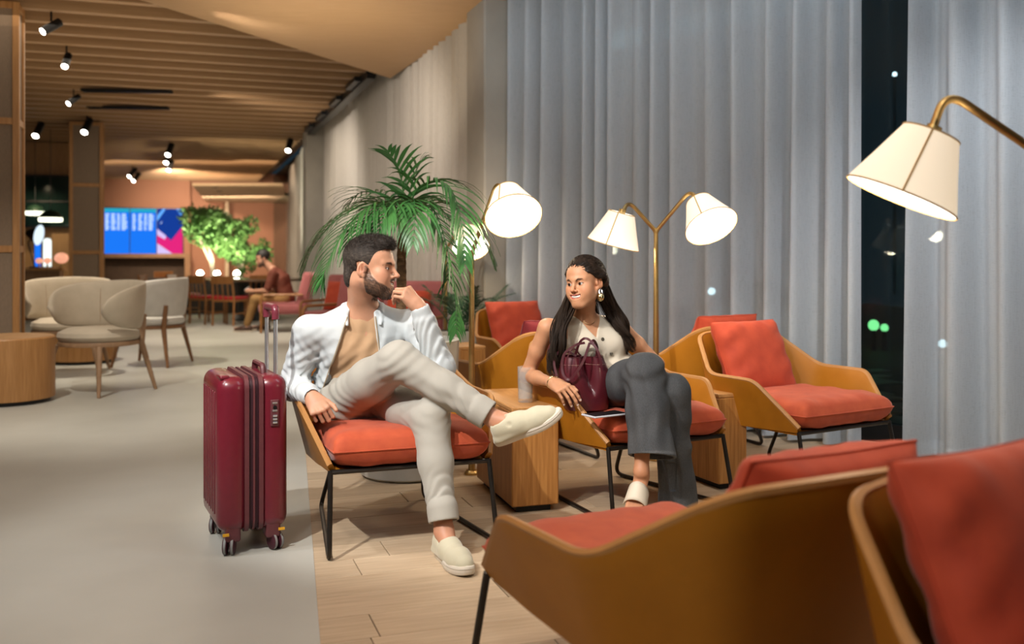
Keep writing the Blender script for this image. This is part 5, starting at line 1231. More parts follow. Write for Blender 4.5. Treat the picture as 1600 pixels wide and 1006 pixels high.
P, Q = Fh.mesh(); q = (P-mc)@mB; vn = vnorm(P, Q)
g_ = np.clip((1-sstep(q[:, 2], .045, .090)), 0, 1); cc = mixc(np.tile(V3(.022, .015, .011), (len(P), 1)), V3(.085, .068, .055), g_*(.55+.3*nz(q, 60, 8)))
cc *= (1+.35*nz(np.stack([q[:, 0], q[:, 1]*.3, q[:, 2]], 1), 120, 9))[:, None]; cc = np.clip(cc, .004, 1)
M_hair = mat('hair_short', (.05, .04, .03), .6, vcol=True, var=.5, vscale=160, bump=.5, bscale=420, bdist=.003, spec=.25)
npmesh('hair', P, Q, M_hair, man, mb_, cc)
edge = np.nonzero((np.abs(q[:, 0]) < .09) & (q[:, 2] > -.08))[0]; ix = rs_.choice(edge, 9000); tp_m = sstep(q[ix, 2], .05, .10)
hdir = vn[ix]*(.55+.2*tp_m)[:, None]+(mB@np.array([0, .7, .45]))[None]*tp_m[:, None]+(mB@np.array([0, -.35, -.8]))[None]*(1-tp_m)[:, None]*.8+rs_.normal(size=(len(ix), 3))*.28; hdir /= np.linalg.norm(hdir, axis=1)[:, None]
strands('hair_strand', mat('hair_strand_m', (.055, .045, .037), .5, col2=(.014, .010, .008), vscale=90, contrast=(.4, .62)), man, mb_, P[ix]-vn[ix]*.001, hdir, .0045+tp_m*rs_.uniform(.004, .013, len(ix)), .00045)
def onsurf(Fx, p, d, n=60):
    p = np.array(p, float); d = np.array(d, float)/np.linalg.norm(d)
    for _ in range(n):
        i = np.clip(np.round((p-Fx.lo)/Fx.h).astype(int), 0, np.array(Fx.a.shape)-1)
        if Fx.a[tuple(i)] > 0: break
        p = p+d*Fx.h
    return p
# t-shirt
Ft = Field((-.92, 3.98, .50), (-.36, 4.36, .97), .004)
tor = ([nb0-V3(0, 0, .045), uch, cst, wst, pel+V3(0, 0, .02)], [.058, .088, .112, .104, .108], [1.25, 1.78, 1.48, 1.42, 1.42])
Ft.chain(tor[0], tor[1], .04, 'u', mr, tor[2]); Ft.cone(shR, shL, .057, .057, .03)
tax = (uch-pel)/np.linalg.norm(uch-pel)
Ft.disp(lambda P: folds(P, wst+mf*.1, tax+.35*mr, .045, .0060, .085, .8, 3)+folds(P, cst+mf*.1, mr+.5*tax, .07, .0035, .09, .5, 5))
Ft.ell(nb0+V3(0.01, -.02, .03), (.066, .062, .045), .006, 's'); P, Q = Ft.mesh()
npmesh('t_shirt', P, Q, mat('tan_jersey', (.47, .295, .165), .85, col2=(.43, .265, .145), vscale=12, bump=.12, bscale=350, bdist=.003), man, mb_, relax=1)
# jacket
Fj = Field((-1.07, 3.80, .48), (-.20, 4.42, 1.01), .0034)
Fj.chain([nb0-V3(0, 0, .03), uch, cst, wst+mr*.012, pel+mr*.02+V3(0, 0, .01)], [.070, .100, .125, .124, .132], .04, 'u', mr, [1.35, 1.70, 1.46, 1.42, 1.45]); Fj.cone(shR, shL, .066, .066, .04)
def hang(x, y, z):                                                   # opening in front of the chest, widening downwards
    u = x*mr[0]+y*mr[1]; v = x*mf[0]+y*mf[1]; w_ = np.clip(.050+(.93-z)*.22, .04, .16); uc = .012+(.93-z)*.10
    return np.maximum(np.abs(u-uc)-w_, -(v-.015))
bx_ = (uch+pel)/2
Fj.func(lambda x, y, z: hang(x-(-.645), y-4.155, z), (-1.07, 3.80, .48), (-.2, 4.42, 1.01), .010, 's')
Fj.ell(nb0+V3(.008, -.03, .04), (.070, .072, .065), .008, 's')
# standing collar
for s in (-1, 1):
    pts = [nb0+V3(0, .078, .030), nb0+mr*s*.052+V3(0, .055, .030), nb0+mr*s*.080+V3(0, .0, .018), nb0+mr*s*.075+mf*.055+V3(0, 0, -.012), nb0+mr*s*.070+mf*.085+V3(0, 0, -.06)]
    for i in range(4):
        e_ = (.0085, .004)[i == 3]; Fj.cone(pts[i], pts[i+1], .0085, e_, .008); Fj.cone(pts[i]-V3(0, 0, .022), pts[i+1]-V3(0, 0, .022*(i < 3)), .010, e_, .01)
for a, b, c_, fo in ((shR, elR, wrR, 1), (shL, elL, wrL, 2)):
    d1 = (b-a)/np.linalg.norm(b-a); d2 = (c_-b)/np.linalg.norm(c_-b)
    Fj.cone(a, b, .066, .058, .03); Fj.cone(b, c_-d2*.050, .059, .047, .03)
def jd(P):
    d = np.zeros(len(P))
    for a, b, c_, sd_ in ((shR, elR, wrR, 1), (shL, elL, wrL, 2)):
        d1 = b-a; d2 = c_-b
        d += folds(P, b, d1/np.linalg.norm(d1)-.4*d2/np.linalg.norm(d2), .034, .0048, .06, .9, sd_)+folds(P, (a+b)/2, d1+.6*np.cross(d1, [0, 0, 1]), .055, .0030, .09, 1.5, sd_+4)+folds(P, (b+c_)/2, d2+.6*np.cross(d2, [0, 1, 0]), .034, .0038, .07, 1.4, sd_+8)
        d += folds(P, a-V3(0, 0, .10), np.cross(d1, mf)+.4*d1, .045, .0030, .06, .8, sd_+11)
    d += folds(P, wst+mf*.1+mr*.12, tax+.5*mr, .05, .0030, .08, .8, 31)+folds(P, cst+mf*.1-mr*.13, mr+.4*tax, .05, .0025, .08, .8, 33)
    return d+.0012*nz(P, 11, 12)
Fj.disp(jd, .03)
for b, c_ in ((elR, wrR), (elL, wrL)):                               # ribbed cuffs
    d2 = (c_-b)/np.linalg.norm(c_-b); Fj.cone(c_-d2*.052, c_-d2*.004, .0425, .0395, .004); Fj.cone(c_-d2*.002, c_+d2*.05, .033, .033, .004, 's')
P, Q = Fj.mesh()
M_jk = mat('pale_jacket', (.56, .60, .61), .62, col2=(.52, .56, .575), vscale=6, bump=.05, bscale=300, bdist=.003, sheen=.15)
npmesh('jacket', P, Q, M_jk, man, mb_, relax=1)
for s in (-1, 1):                                                    # zip tape along both front edges
    pts = []
    for z in np.linspace(.915, .56, 14):
        w_ = min(max(.050+(.93-z)*.22, .04), .16); u = .012+(.93-z)*.10+s*(w_+.005); q = onsurf(Fj, V3(-.645, 4.155, z)+mr*u, mf); pts.append(Vector(tuple(q-mb_)))
    MB().tube(smoothpath(pts, 3), .0028, 6).build('zip_edge', mat('zip_tape_tan', (.42, .33, .22), .6, var=.1), man)
# trousers
Fp = Field((-.90, 3.58, .06), (.02, 4.42, .90), .0037)
Fp.cone(hpR, hpL, .115, .115, .03); Fp.cone(pel+V3(0, 0, .03), pel+V3(0, .0, .10), .105, .10, .03, 'u', mr, 1.45)
Fp.chain([hpR, hpR*.45+knR*.55, knR], [.100, .090, .076], .03); Fp.chain([knR, knR*.55+anR*.45, anR*.90+knR*.10], [.077, .066, .053], .03)
Fp.chain([hpL, hpL*.45+knL*.55, knL], [.098, .088, .076], .03); Fp.chain([knL, knL*.6+anL*.4, anL*.86+knL*.14], [.076, .066, .053], .03)
dR = (anR-knR)/np.linalg.norm(anR-knR); dL = (anL-knL)/np.linalg.norm(anL-knL)
def pd_(P):
    d = folds(P, knR, (knR-hpR)-(anR-knR), .045, .0030, .07, .8, 1)+folds(P, hpR, knR-hpR+V3(.2, 0, .1), .050, .0055, .10, .9, 2)+folds(P, hpL*.6+pel*.4, V3(1, .3, .3), .045, .0045, .09, .9, 3)
    d += folds(P, knL+V3(0, .05, -.04), knL-hpL-(anL-knL), .038, .0038, .06, .9, 4)+folds(P, anL+V3(0, 0, .12), dL+V3(.5, 0, 0), .036, .0042, .06, 1.2, 5)+folds(P, anR-dR*.12, dR+V3(0, 0, .5), .038, .0036, .07, 1.0, 6)+folds(P, knR*.5+anR*.5, np.cross(dR, [0, 1, 0])+.3*dR, .06, .0025, .1, .8, 9)
    return d+.0010*nz(P, 8, 7)
Fp.disp(pd_, .03)
for a, d in ((anR-dR*.035, dR), (anL+V3(0, 0, .035), dL)):                   # turned-up hems
    q = a-d*.012; Fp.cone(q-d*.040, q+d*.006, .0610, .0600, .002); Fp.cone(q-d*.0, q+d*.09, .050, .050, .003, 's'); Fp.func(lambda x, y, z, q=q, d=d: -((x-q[0])*d[0]+(y-q[1])*d[1]+(z-q[2])*d[2]-.010)+0*x, q-.11, q+.11, .003, 's')
P, Q = Fp.mesh()
M_tr = mat('stone_chino', (.40, .38, .33), .85, col2=(.37, .35, .305), vscale=8, bump=.14, bscale=420, bdist=.003, sheen=.1)
npmesh('trousers', P, Q, M_tr, man, mb_, relax=1)
M_su = mat('pale_suede', (.56, .52, .38), .9, col2=(.52, .48, .35), vscale=14, bump=.15, bscale=250, bdist=.003, sheen=.3); M_so = mat('white_rubber', (.68, .62, .52), .6, var=.06, vscale=20)
upR = V3(-.36, -.30, .88)
shoe(man, mb_, anR+V3(.006, .0, -.098), ftR, upR, 1.05, M_su, M_so)
shoe(man, mb_, V3(-.290, 3.765, .0015), V3(.42, -.90, 0), V3(0, 0, 1), 1.08, M_su, M_so)
# ================================================================== THE WOMAN
wom = empty('person', (.50, 4.45, .001), 0, 'smiling woman with long dark hair, cream vest and wide grey jeans', 'person'); wb_ = np.array(wom.location)
wc = V3(.333, 4.42, 1.048); wB = basis((-.60, -.79, -.06), (.0, 0, 1), R(6)); wS = .92
wf = V3(.36, -.93, 0); wr_ = V3(-.93, -.36, 0)
sR = V3(.165, 4.47, .835); eR = V3(.070, 4.545, .607); wR = V3(.182, 4.300, .603)
sL = V3(.500, 4.60, .845); eL = V3(.705, 4.66, .645); wL = V3(.655, 4.43, .672)
pl0 = V3(.535, 4.60, .505); ws0 = V3(.468, 4.575, .625); ch0 = V3(.385, 4.545, .745); uc0 = V3(.345, 4.53, .825); nk0 = V3(.337, 4.515, .888); nk1 = tow(wB, wc, np.array((0, -.024, -.06))*wS)
SK_W = (.55, .275, .15)
Fd = Field((-.02, 4.08, .43), (.92, 4.76, 1.20), .0029)
ul, ll = head(Fd, wB, wc, wS, True)
Fd.cone(nk1, nk0, .043, .047, .02); Fd.chain([nk0-V3(0, 0, .02), uc0, ch0, ws0, pl0], [.048, .068, .088, .078, .10], .04, 'u', wr_, [1.1, 1.75, 1.40, 1.35, 1.45])
Fd.cone(sR, sL, .040, .040, .03)
for s in (-1, 1): Fd.ell(ch0+wf*.062+wr_*s*.062+V3(0, 0, .01), (.058, .050, .055), .03)
for a, b, c_ in ((sR, eR, wR), (sL, eL, wL)): Fd.chain([a, a*.5+b*.5, b], [.043, .037, .032], .02); Fd.chain([b, b*.6+c_*.4, c_], [.033, .031, .0215], .02)
tips = []
hand(Fd, wR, (.52, -.72, -.20), (-.30, -.42, .86), 1, .93, ((38, 22, 14), (44, 22, 14), (50, 24, 14), (56, 26, 14)), (10, 15), 5, 30, .35, .024, tips)
hand(Fd, wL, (-.2, -.9, -.15), (.1, -.1, .95), -1, .93, ((25, 25, 15),)*4, (10, 15), 5, 30, .3, .024)
P, Q = Fd.mesh(); col, _ = headcol(P, wB, wc, wS, SK_W, (.42, .095, .08), True, ul, ll)
n0 = len(P)
rkn = V3(.578, 4.16, .668); ran = V3(.545, 4.045, .262); lkn = V3(.70, 4.20, .575); lan = V3(.738, 4.27, .10); rhp = V3(.455, 4.52, .525); lhp = V3(.625, 4.62, .52)
rft = V3(-.30, -.72, -.55); rft /= np.linalg.norm(rft); rup = V3(-.12, -.58, .72)
Fl = Field((.36, 3.78, .0), (.86, 4.72, .80), .0036)
Fl.cone(pl0, rhp, .09, .08, .03); Fl.cone(pl0, lhp, .09, .08, .03); Fl.cone(rhp, rkn, .07, .048, .02); Fl.cone(lhp, lkn, .07, .048, .02)
for a, b in ((rkn, ran), (lkn, lan)): Fl.chain([a, a*.6+b*.4, b], [.046, .043, .029], .02)
fB = basis(rft, rup); fo = ran-fB[:, 1]*.045-fB[:, 2]*.062                      # her right foot, in a mule
fw_ = lambda p: fo+fB@np.array(p, float)
Fl.cone(ran, fw_((0, .04, .04)), .030, .030, .02); Fl.cone(fw_((0, .02, .026)), fw_((0, .15, .020)), .026, .021, .015, 'u', fB[:, 0], 1.1, 1.7)
for i, (x, y, r) in enumerate(((.026, .215, .0115), (.009, .222, .009), (-.006, .216, .0082), (-.020, .206, .0078), (-.032, .194, .0074))): Fl.cone(fw_((x*.85, .14, .016)), fw_((x, y, .013)), r*1.15, r, .006)
fB2 = basis((.35, -.93, 0), (0, 0, 1)); fo2 = V3(.725, 4.33, .018); g2 = lambda p: fo2+fB2@np.array(p, float)
Fl.cone(lan, g2((0, .04, .04)), .030, .030, .02); Fl.cone(g2((0, .02, .026)), g2((0, .15, .020)), .026, .021, .015, 'u', fB2[:, 0], 1.1, 1.7); Fl.cone(g2((0, .15, .016)), g2((0, .21, .012)), .018, .012, .01, 'u', fB2[:, 0], 2.2)
P2, Q2 = Fl.mesh(); c2 = np.tile(np.array(SK_W)*np.array([1.0, .95, .95]), (len(P2), 1))
npmesh('body', np.concatenate([P, P2]), np.concatenate([Q, Q2+n0]), M_skin, wom, wb_, np.concatenate([col, c2]))
eyes(wom, wb_, wB, wc, wS, (-.78, -.62, -.02), True)
M_nail = mat('pale_nail', (.80, .66, .60), .2, var=.05)
for (p, d, n, r) in tips[:4]:
    q = Matrix((d.cross(n).normalized(), d, n)).transposed().to_4x4(); MB().ball(p+n*r*.62-Vector(tuple(wb_)), (.0052, .0085, .0028), 10, 6, q).build('fingernail', M_nail, wom)
# mules
M_mule = mat('cream_leather', (.66, .58, .46), .55, var=.06, vscale=20)
def mule(o_, B_, nm='mule'):
    t = empty(nm, tuple(o_-wb_)); t.parent = wom; ol = []
    for k in range(36):
        a = 2*PI*k/36; c_, s_ = math.cos(a), math.sin(a); y = .112+.122*s_; q = (y+.01)/.244; ol.append(((.029+.016*float(sstep(np.array(q), .3, .75)))*math.copysign(abs(c_)**.85, c_), y))
    MB().rings([[Vector(B_@np.array((x*k_, y, z))) for x, y in ol] for k_, z in ((.95, -.012), (1, -.008), (1, .003), (.96, .004))]).build('sole', M_mule, t, sharp=40)
    rs = []
    for j in range(7):
        y = .105+.080*j/6; hh = .066-.022*j/6; ww = .040+.006*j/6; rs.append([Vector(B_@np.array((ww*math.cos(R(a)), y, max(0, hh*math.sin(R(a))))))+Vector((0, 0, 0)) for a in range(0, 181, 12)])
    i = MB(); i.grid(lambda a, b: rs[a][b], 7, len(rs[0])); o = i.build('strap', M_mule, t, sharp=180); md = o.modifiers.new('thick', 'SOLIDIFY'); md.thickness = .004; md.offset = 1
mule(fo, fB); mule(fo2, fB2)
# vest
Fv = Field((.08, 4.30, .50), (.72, 4.78, .96), .0034)
Fv.chain([nk0-V3(0, 0, .035), uc0, ch0, ws0, pl0+V3(-.015, 0, .04)], [.050, .076, .098, .092, .112], .04, 'u', wr_, [1.5, 1.62, 1.40, 1.36, 1.42])
Fv.cone(ws0+wf*.035, V3(.505, 4.495, .595), .094, .092, .03, 'u', wr_, 1.25)
for s in (-1, 1): Fv.ell(ch0+wf*.062+wr_*s*.060+V3(0, 0, .01), (.068, .060, .064), .03)
wax = (uc0-pl0)/np.linalg.norm(uc0-pl0)
Fv.disp(lambda P: folds(P, ws0+wf*.08, wax+.3*wr_, .06, .0035, .07, .6, 2)+folds(P, ch0+wf*.1-V3(0, 0, .05), wr_+.3*wax, .08, .002, .07, .6, 3))
vx = V3(.403, 4.40, .790)
def vneck(x, y, z):
    u = (x-vx[0])*wr_[0]+(y-vx[1])*wr_[1]-(z-vx[2])*.10; v = (x-vx[0])*wf[0]+(y-vx[1])*wf[1]
    return np.maximum(np.abs(u)-np.clip((z-vx[2])*.62, -.02, .062), -(v+.125))
Fv.func(vneck, (.08, 4.30, .50), (.72, 4.78, .96), .004, 's'); Fv.ell(nk0+V3(0, -.01, .02), (.058, .056, .05), .006, 's')
for s, a in ((1, sR), (-1, sL)): Fv.cone(a+wr_*s*.028+V3(0, 0, .06), a+wr_*s*.020-V3(0, 0, .10), .060, .052, .006, 's')
Fv.func(lambda x, y, z: (z-.545)+.55*((x-.5)*wf[0]+(y-4.5)*wf[1]-.05), (.08, 4.3, .4), (.72, 4.78, .62), .004, 's')
P, Q = Fv.mesh(); npmesh('vest', P, Q, mat('cream_twill', (.62, .55, .44), .8, col2=(.58, .51, .405), vscale=10, bump=.12, bscale=380, bdist=.003), wom, wb_, relax=1)
# raise buttons on the vest front by marching to its surface
for q in ((.772, .004), (.705, .012), (.64, .02)):
    c0 = uc0+(pl0-uc0)*((uc0[2]-q[0])/(uc0[2]-pl0[2])); p = onsurf(Fv, c0-wr_*.004, wf+V3(0, 0, .12)); Mq = Matrix.Translation(Vector(tuple(p-wb_))) @ Vector(tuple(wf+V3(0, 0, .15))).to_track_quat('Z', 'Y').to_matrix().to_4x4()
    b_ = MB().lathe([(.0085, -.002), (.0088, .002), (.007, .0035), (.005, .0028), (.0005, .0025)], 18, Mq).build('button', mat('horn_button', (.12, .10, .07), .35, var=.5, vscale=60), wom)
# wide jeans
Fp = Field((.34, 3.92, .04), (.88, 4.80, .80), .0035)
Fp.cone(rhp, lhp, .108, .108, .03); Fp.cone(pl0, pl0+V3(-.02, 0, .08), .105, .092, .03, 'u', wr_, 1.42)
rh = V3(.592, 4.045, .325); lh = V3(.735, 4.26, .075)
Fp.chain([rhp, rhp*.45+rkn*.55, rkn], [.098, .090, .076], .05); Fp.chain([rkn, rkn*.55+rh*.45, rh], [.077, .082, .099], .05, 'u', V3(1, .35, 0), [1.0, 1.0, 1.02])
Fp.chain([lhp, lhp*.45+lkn*.55, lkn], [.098, .090, .080], .03); Fp.chain([lkn, lkn*.5+lh*.5, lh], [.080, .074, .086], .02, 'u', V3(1, .35, 0), [1.0, 1.0, 1.05])
d1 = (rh-rkn)/np.linalg.norm(rh-rkn); d2 = (lh-lkn)/np.linalg.norm(lh-lkn)
Fp.disp(lambda P: folds(P, rkn, (rkn-rhp)-(rh-rkn), .07, .005, .08, .6, 1)+folds(P, rkn*.4+rh*.6, np.cross(d1, [.3, 1, 0]), .075, .0075, .15, .25, 2)+folds(P, lkn*.4+lh*.6, np.cross(d2, [.3, 1, 0]), .065, .0075, .16, .25, 3)+folds(P, rhp, rkn-rhp, .07, .006, .10, .8, 4)+.0015*nz(P, 8, 5), .03)
Fp.func(lambda x, y, z: (x-rh[0])*-d1[0]+(y-rh[1])*-d1[1]+(z-rh[2])*-d1[2]+.12*(x-rh[0]), rh-V3(.15, .12, .17), rh+V3(.118, .13, .06), .002, 's')
Fp.func(lambda x, y, z: z-.072+0*x+0*y, V3(.6, 4.1, 0), V3(.88, 4.42, .16), .002, 's')
Fp.cone(rh+d1*.03, rh-d1*.035, .088, .086, .003, 's'); Fp.cone(lh-V3(0, 0, .03), lh+V3(0, 0, .03), .074, .070, .003, 's')
P, Q = Fp.mesh(); nj = nz(P, 30, 3)
base_j = np.tile(V3(.048, .051, .056), (len(P), 1)); base_j = mixc(base_j, V3(.092, .096, .10), np.clip(.45+.35*nz(P, 6, 4), 0, 1)); 
hm = np.minimum(np.abs((P-rh)@d1+.006)/.01+10*(np.linalg.norm(P-rh, axis=1) > .16), np.abs(P[:, 2]-.082)/.010+10*(P[:, 2] > .12)); base_j = mixc(base_j, V3(.17, .175, .18), .6*np.clip(1-hm, 0, 1))
npmesh('jeans', P, Q, mat('washed_denim', (.08, .09, .1), .85, vcol=True, var=.35, vscale=300, bump=.15, bscale=500, bdist=.003, stretch=(1, 1, .35)), wom, wb_, base_j, relax=1)
# hair: swept-back cap and long waves
W = lambda p: tow(wB, wc, np.array(p)*wS)
Fh = Field(wc-.20, wc+.20, .0024)
Fh.ell(W((0, -.020, .046)), (.0850*wS, .108*wS, .0925*wS), 0, 'u', wB); Fh.ell(W((0, -.075, .03)), (.066, .055, .07), .03, 'u', wB); Fh.ell(W((0, -.060, -.05)), (.062, .045, .07), .03, 'u', wB)
for s in (-1, 1): Fh.cone(W((s*.058, .040, .048)), W((s*.080, -.030, .020)), .018, .026, .02); Fh.cone(W((s*.080, -.030, .020)), W((s*.055, -.085, -.01)), .026, .03, .02)
def cutw(x, y, z):
    x, y, z = x/wS, y/wS, z/wS; th = np.degrees(np.arctan2(np.abs(x), y+.014)); side = np.interp(th, [0, 20, 34, 46, 58, 70, 84, 106, 112, 180], [.068, .064, .056, .046, .034, .020, .010, .010, -.10, -.11])
    return z-side
Fh.disp(lambda P: -.0007*nz(np.stack([((P-wc)@wB)[:, 0]*1.0, ((P-wc)@wB)[:, 1]*.12, ((P-wc)@wB)[:, 2]*1.0], 1), 75, 3), .012)
Fh.func(lambda x, y, z: cutw(x, y, z)*.6, wc-.2, wc+.2, .006, 's', wB, wc)
P, Q = Fh.mesh(); q = (P-wc)@wB; hc = np.tile(V3(.018, .0115, .008), (len(P), 1))*(1+.35*nz(np.stack([q[:, 0], q[:, 1]*.1, q[:, 2]], 1), 90, 5))[:, None]
M_hw = mat('hair_dark', (.02, .012, .009), .5, vcol=True, var=.4, vscale=120, spec=.35); M_hl = mat('hair_locks', (.042, .025, .016), .58, col2=(.014, .009, .006), vscale=60, stretch=(1, 1, .3), spec=.22)
hr = npmesh('hair', P, Q, M_hw, wom, wb_, np.clip(hc, .003, 1))
vn = vnorm(P, Q); ix = rs_.choice(np.nonzero((q[:, 1] > -.09) & (vn@wB[:, 2] > -.15))[0], 2600); tgt = W((0, -.115, .015))
def comb(p, d): v = tgt-p; return v/np.linalg.norm(v, axis=1)[:, None]+.12*d
strands('combed_hair', M_hl, wom, wb_, P[ix], comb(P[ix], vn[ix]), rs_.uniform(.05, .11, len(ix)), .0011, 9, Fh, comb, 3, .0012)
def locks(path, rads, n, rad, nm, seed, cl=14):
    rr = random.Random(seed); P0 = smoothpath([Vector(tuple(p)) for p in path], 9); fr = frames(P0); N_ = len(P0); mb = MB()
    RR = np.interp(np.linspace(0, 1, N_), np.linspace(0, 1, len(rads)), rads)
    CL = [(rr.uniform(0, 2*PI), math.sqrt(rr.random()), rr.uniform(0, 6.28), rr.uniform(.008, .016), rr.uniform(1.6, 2.3), rr.uniform(.84, 1.0)) for _ in range(cl)]
    for k in range(n):
        a, q, ph, am, fq, end = CL[k % cl]; a2 = rr.uniform(0, 6.28); q2 = rr.uniform(0, .015); ph2 = rr.uniform(-.35, .35); pts = []; end = min(1, end+rr.uniform(-.08, .05))
        for i in range(int(N_*end)):
            p, t, u, v = fr[i]; tt = i/(N_-1); aa = a+.5*math.sin(tt*3+ph*.2); cz = 1-.5*max(0, tt-.7)/.3
            pts.append(p+(u*math.cos(aa)+v*math.sin(aa))*RR[i]*q+(u*math.cos(a2)+v*math.sin(a2))*q2*cz+(u*math.sin(tt*fq*6.28+ph+ph2)+v*math.cos(tt*fq*6.28+ph+ph2))*am*tt*1.3-Vector(tuple(wb_)))
        m = len(pts); mb.tube(pts, [rad*(1-.8*(i/(m-1))**3) for i in range(m)], 4)
    o = mb.build(nm, M_hl, wom, sharp=180); o['kind'] = 'stuff'; return o
px_ = lambda l: [pix(*q) for q in l]
locks(px_([(905, 440, 4.50), (891, 474, 4.45), (879, 505, 4.39), (872, 535, 4.36), (866, 562, 4.355), (869, 588, 4.35)]), [.028, .032, .036, .038, .034, .018], 620, .0015, 'hair_wave', 4)
locks(px_([(928, 428, 4.52), (941, 458, 4.51), (954, 488, 4.53), (966, 512, 4.51), (977, 534, 4.50), (986, 552, 4.50)]), [.03, .036, .044, .042, .034, .014], 640, .0015, 'hair_wave', 9)
locks(px_([(915, 430, 4.56), (915, 470, 4.58), (918, 510, 4.63), (920, 550, 4.66)]), [.05, .06, .07, .06], 200, .0035, 'hair_wave', 12)
# jewellery
M_gold = mat('pale_gold', (.75, .62, .32), .2, 1.0, var=.1); M_silver = mat('silver', (.70, .72, .75), .15, 1.0, var=.1)
for s in (-1, 1):
    p = W((s*.083, -.012, -.042)); b = Vector(tuple(p-wb_))
    er = MB().tube([b+Vector((.009*math.cos(2*PI*k/16)*.8+.0*k, .009*math.sin(2*PI*k/16)*.5, -.012+.013*math.sin(2*PI*k/16))) for k in range(16)], .0045, 8, closed=True).build('earring', M_silver, wom); MB().ball(b+Vector((0, -.002, -.036)), (.0165, .012, .0185), 14, 10).build('drop', M_gold, er)
nk = [nk0+wr_*.055+V3(0, 0, .015), nk0+wr_*.035+wf*.052+V3(0, 0, -.018), nk0+wf*.066+V3(0, 0, -.036), nk0-wr_*.035+wf*.052+V3(0, 0, -.018), nk0-wr_*.055+V3(0, 0, .015)]
MB().tube(smoothpath([Vector(tuple(p-wb_)) for p in nk], 6), .0012, 5).build('necklace', M_gold, wom)
dw = Vector(tuple(wR-eR)).normalized(); u_ = dw.orthogonal().normalized(); v_ = dw.cross(u_); cb = Vector(tuple(wR-wb_))+dw*.004
MB().tube([cb+u_*.0275*math.cos(2*PI*k/24)*1.08+v_*.0275*math.sin(2*PI*k/24) for k in range(24)], .0022, 6, closed=True).build('bracelet', M_gold, wom)
# ================================================================== THE FAR SEATED MAN
bo = V3(-3.62, 14.95, .002); bg = empty('person', tuple(bo), 0, 'far man in rust shirt hunched over a phone on a pink chair', 'person')
def b_(x, z, y=0.0): return bo+V3(x, y, z)
bc = b_(-.26, 1.13); bB = basis((-.93, -.30, -.25), (0, 0, 1)); Fd = Field(bo+V3(-.75, -.45, 0), bo+V3(.45, .45, 1.36), .0085)
ul, ll = head(Fd, bB, bc, 1.0); Fd.cone(bc+V3(.02, 0, -.05), b_(-.08, .93), .055, .06, .03); Fd.chain([b_(-.08, .93), b_(.02, .80), b_(.10, .52)], [.07, .115, .11], .04, 'u', (0, 1, 0), [1.5, 1.4, 1.3])
for s in (-1, 1):
    Fd.cone(b_(-.06, .90, s*.20), b_(-.14, .64, s*.24), .05, .04, .02); Fd.cone(b_(-.14, .64, s*.24), b_(-.42, .62, s*.06), .038, .028, .02); Fd.ell(b_(-.47, .625, s*.04), (.06, .03, .04), .02)
    Fd.cone(b_(.08, .50, s*.1), b_(-.34, .50, s*.15), .07, .055, .02); Fd.cone(b_(-.34, .50, s*.15), b_(-.36+.1*s, .08, s*.15), .05, .038, .02); Fd.cone(b_(-.36+.1*s, .06, s*.15), b_(-.54+.1*s, .045, s*.15), .038, .03, .02)
P, Q = Fd.mesh(); col, _ = headcol(P, bB, bc, 1.0, (.42, .22, .14), (.3, .12, .1), False, ul, ll, (.02, .013, .01)); npmesh('body', P, Q, M_skin, bg, bo, col)
Fd = Field(bo+V3(-.55, -.45, .4), bo+V3(.45, .45, 1.15), .0085); Fd.chain([b_(-.07, .93), b_(.02, .80), b_(.11, .50)], [.075, .135, .135], .04, 'u', (0, 1, 0), [1.5, 1.4, 1.3])
for s in (-1, 1): Fd.cone(b_(-.05, .90, s*.20), b_(-.12, .68, s*.235), .072, .06, .03)
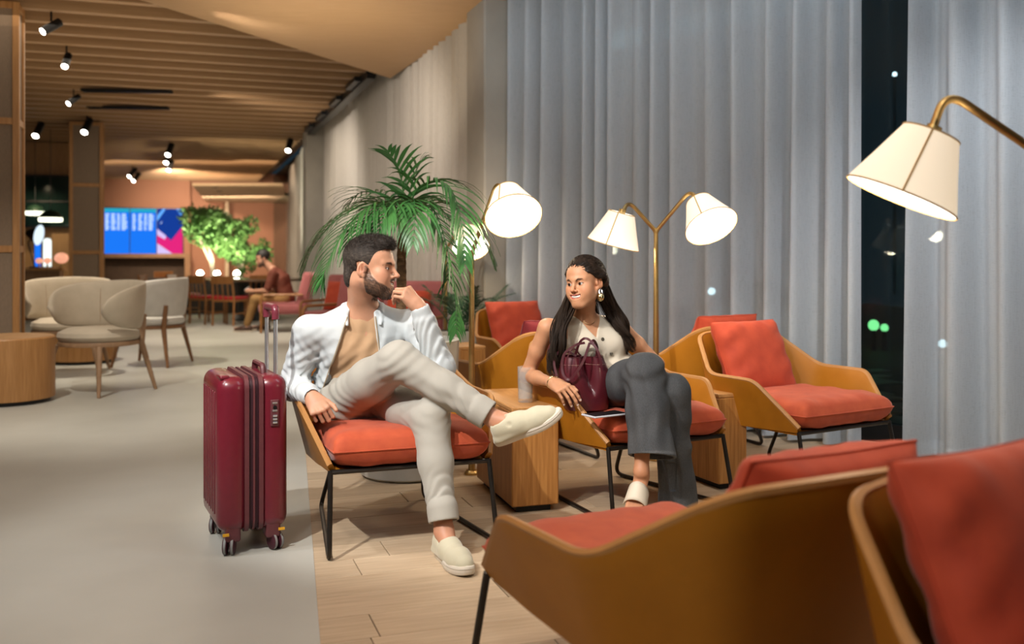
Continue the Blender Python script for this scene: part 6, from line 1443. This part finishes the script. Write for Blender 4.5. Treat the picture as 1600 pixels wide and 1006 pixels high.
Fd.disp(lambda P: .004*nz(P, 8, 2)); P, Q = Fd.mesh(); npmesh('shirt', P, Q, mat('rust_shirt', (.13, .030, .014), .8, col2=(.10, .022, .01), vscale=8, bump=.1, bscale=100), bg, bo)
Fd = Field(bo+V3(-.75, -.45, .06), bo+V3(.45, .45, .75), .0085); Fd.cone(b_(.08, .50, -.1), b_(.08, .50, .1), .12, .12, .03)
for s in (-1, 1): Fd.cone(b_(.08, .50, s*.1), b_(-.34, .50, s*.15), .095, .072, .03); Fd.cone(b_(-.34, .50, s*.15), b_(-.36+.1*s, .13, s*.15), .07, .055, .03)
P, Q = Fd.mesh(); npmesh('trousers', P, Q, mat('ochre_chino', (.27, .15, .05), .85, col2=(.23, .125, .04), vscale=8), bg, bo)
Fd = Field(bc-.2, bc+.2, .006); Fd.ell(tow(bB, bc, (0, -.016, .05)), (.088, .108, .095), 0, 'u', bB); Fd.func(lambda x, y, z: np.where(y > .03, z-.06, z+.05)*.7, bc-.2, bc+.2, .01, 's', bB, bc); P, Q = Fd.mesh(); npmesh('hair', P, Q, mat('bg_hair', (.012, .009, .008), .6, var=.3), bg, bo)
for s in (-1, 1):
    hl_ = b_(-.30+.1*s, .0, s*.15); sh = empty('shoe', tuple(hl_-bo)); sh.parent = bg; Fd = Field(hl_-V3(.4, .12, .02), hl_+V3(.15, .12, .2), .008); Fd.chain([hl_+V3(-.02, 0, .055), hl_+V3(-.12, 0, .05), hl_+V3(-.23, 0, .035)], [.045, .046, .038], .02); P, Q = Fd.mesh(); npmesh('upper', P, Q, mat('brown_shoe', (.06, .025, .012), .5, var=.2), sh, hl_)
    MB().box((-.275, -.048, .0), (.028, .048, .02), bev=.008).build('sole', mat('pale_sole', (.5, .42, .32), .7, var=.1), sh, smooth=False)
ph = empty('phone', tuple(b_(-.50, .66)), 0, 'small pale phone in the far man\'s hands', 'phone'); rb('case', (-.04, -.035, 0), (.04, .035, .01), .004, mat('phone_case', (.7, .68, .65), .4, var=.05), ph); MB().box((-.035, -.03, .01), (.035, .03, .0105)).build('screen', emis('phone_screen', (.8, .85, 1), .8), ph, smooth=False); ph.rotation_euler = (0, R(-35), 0)
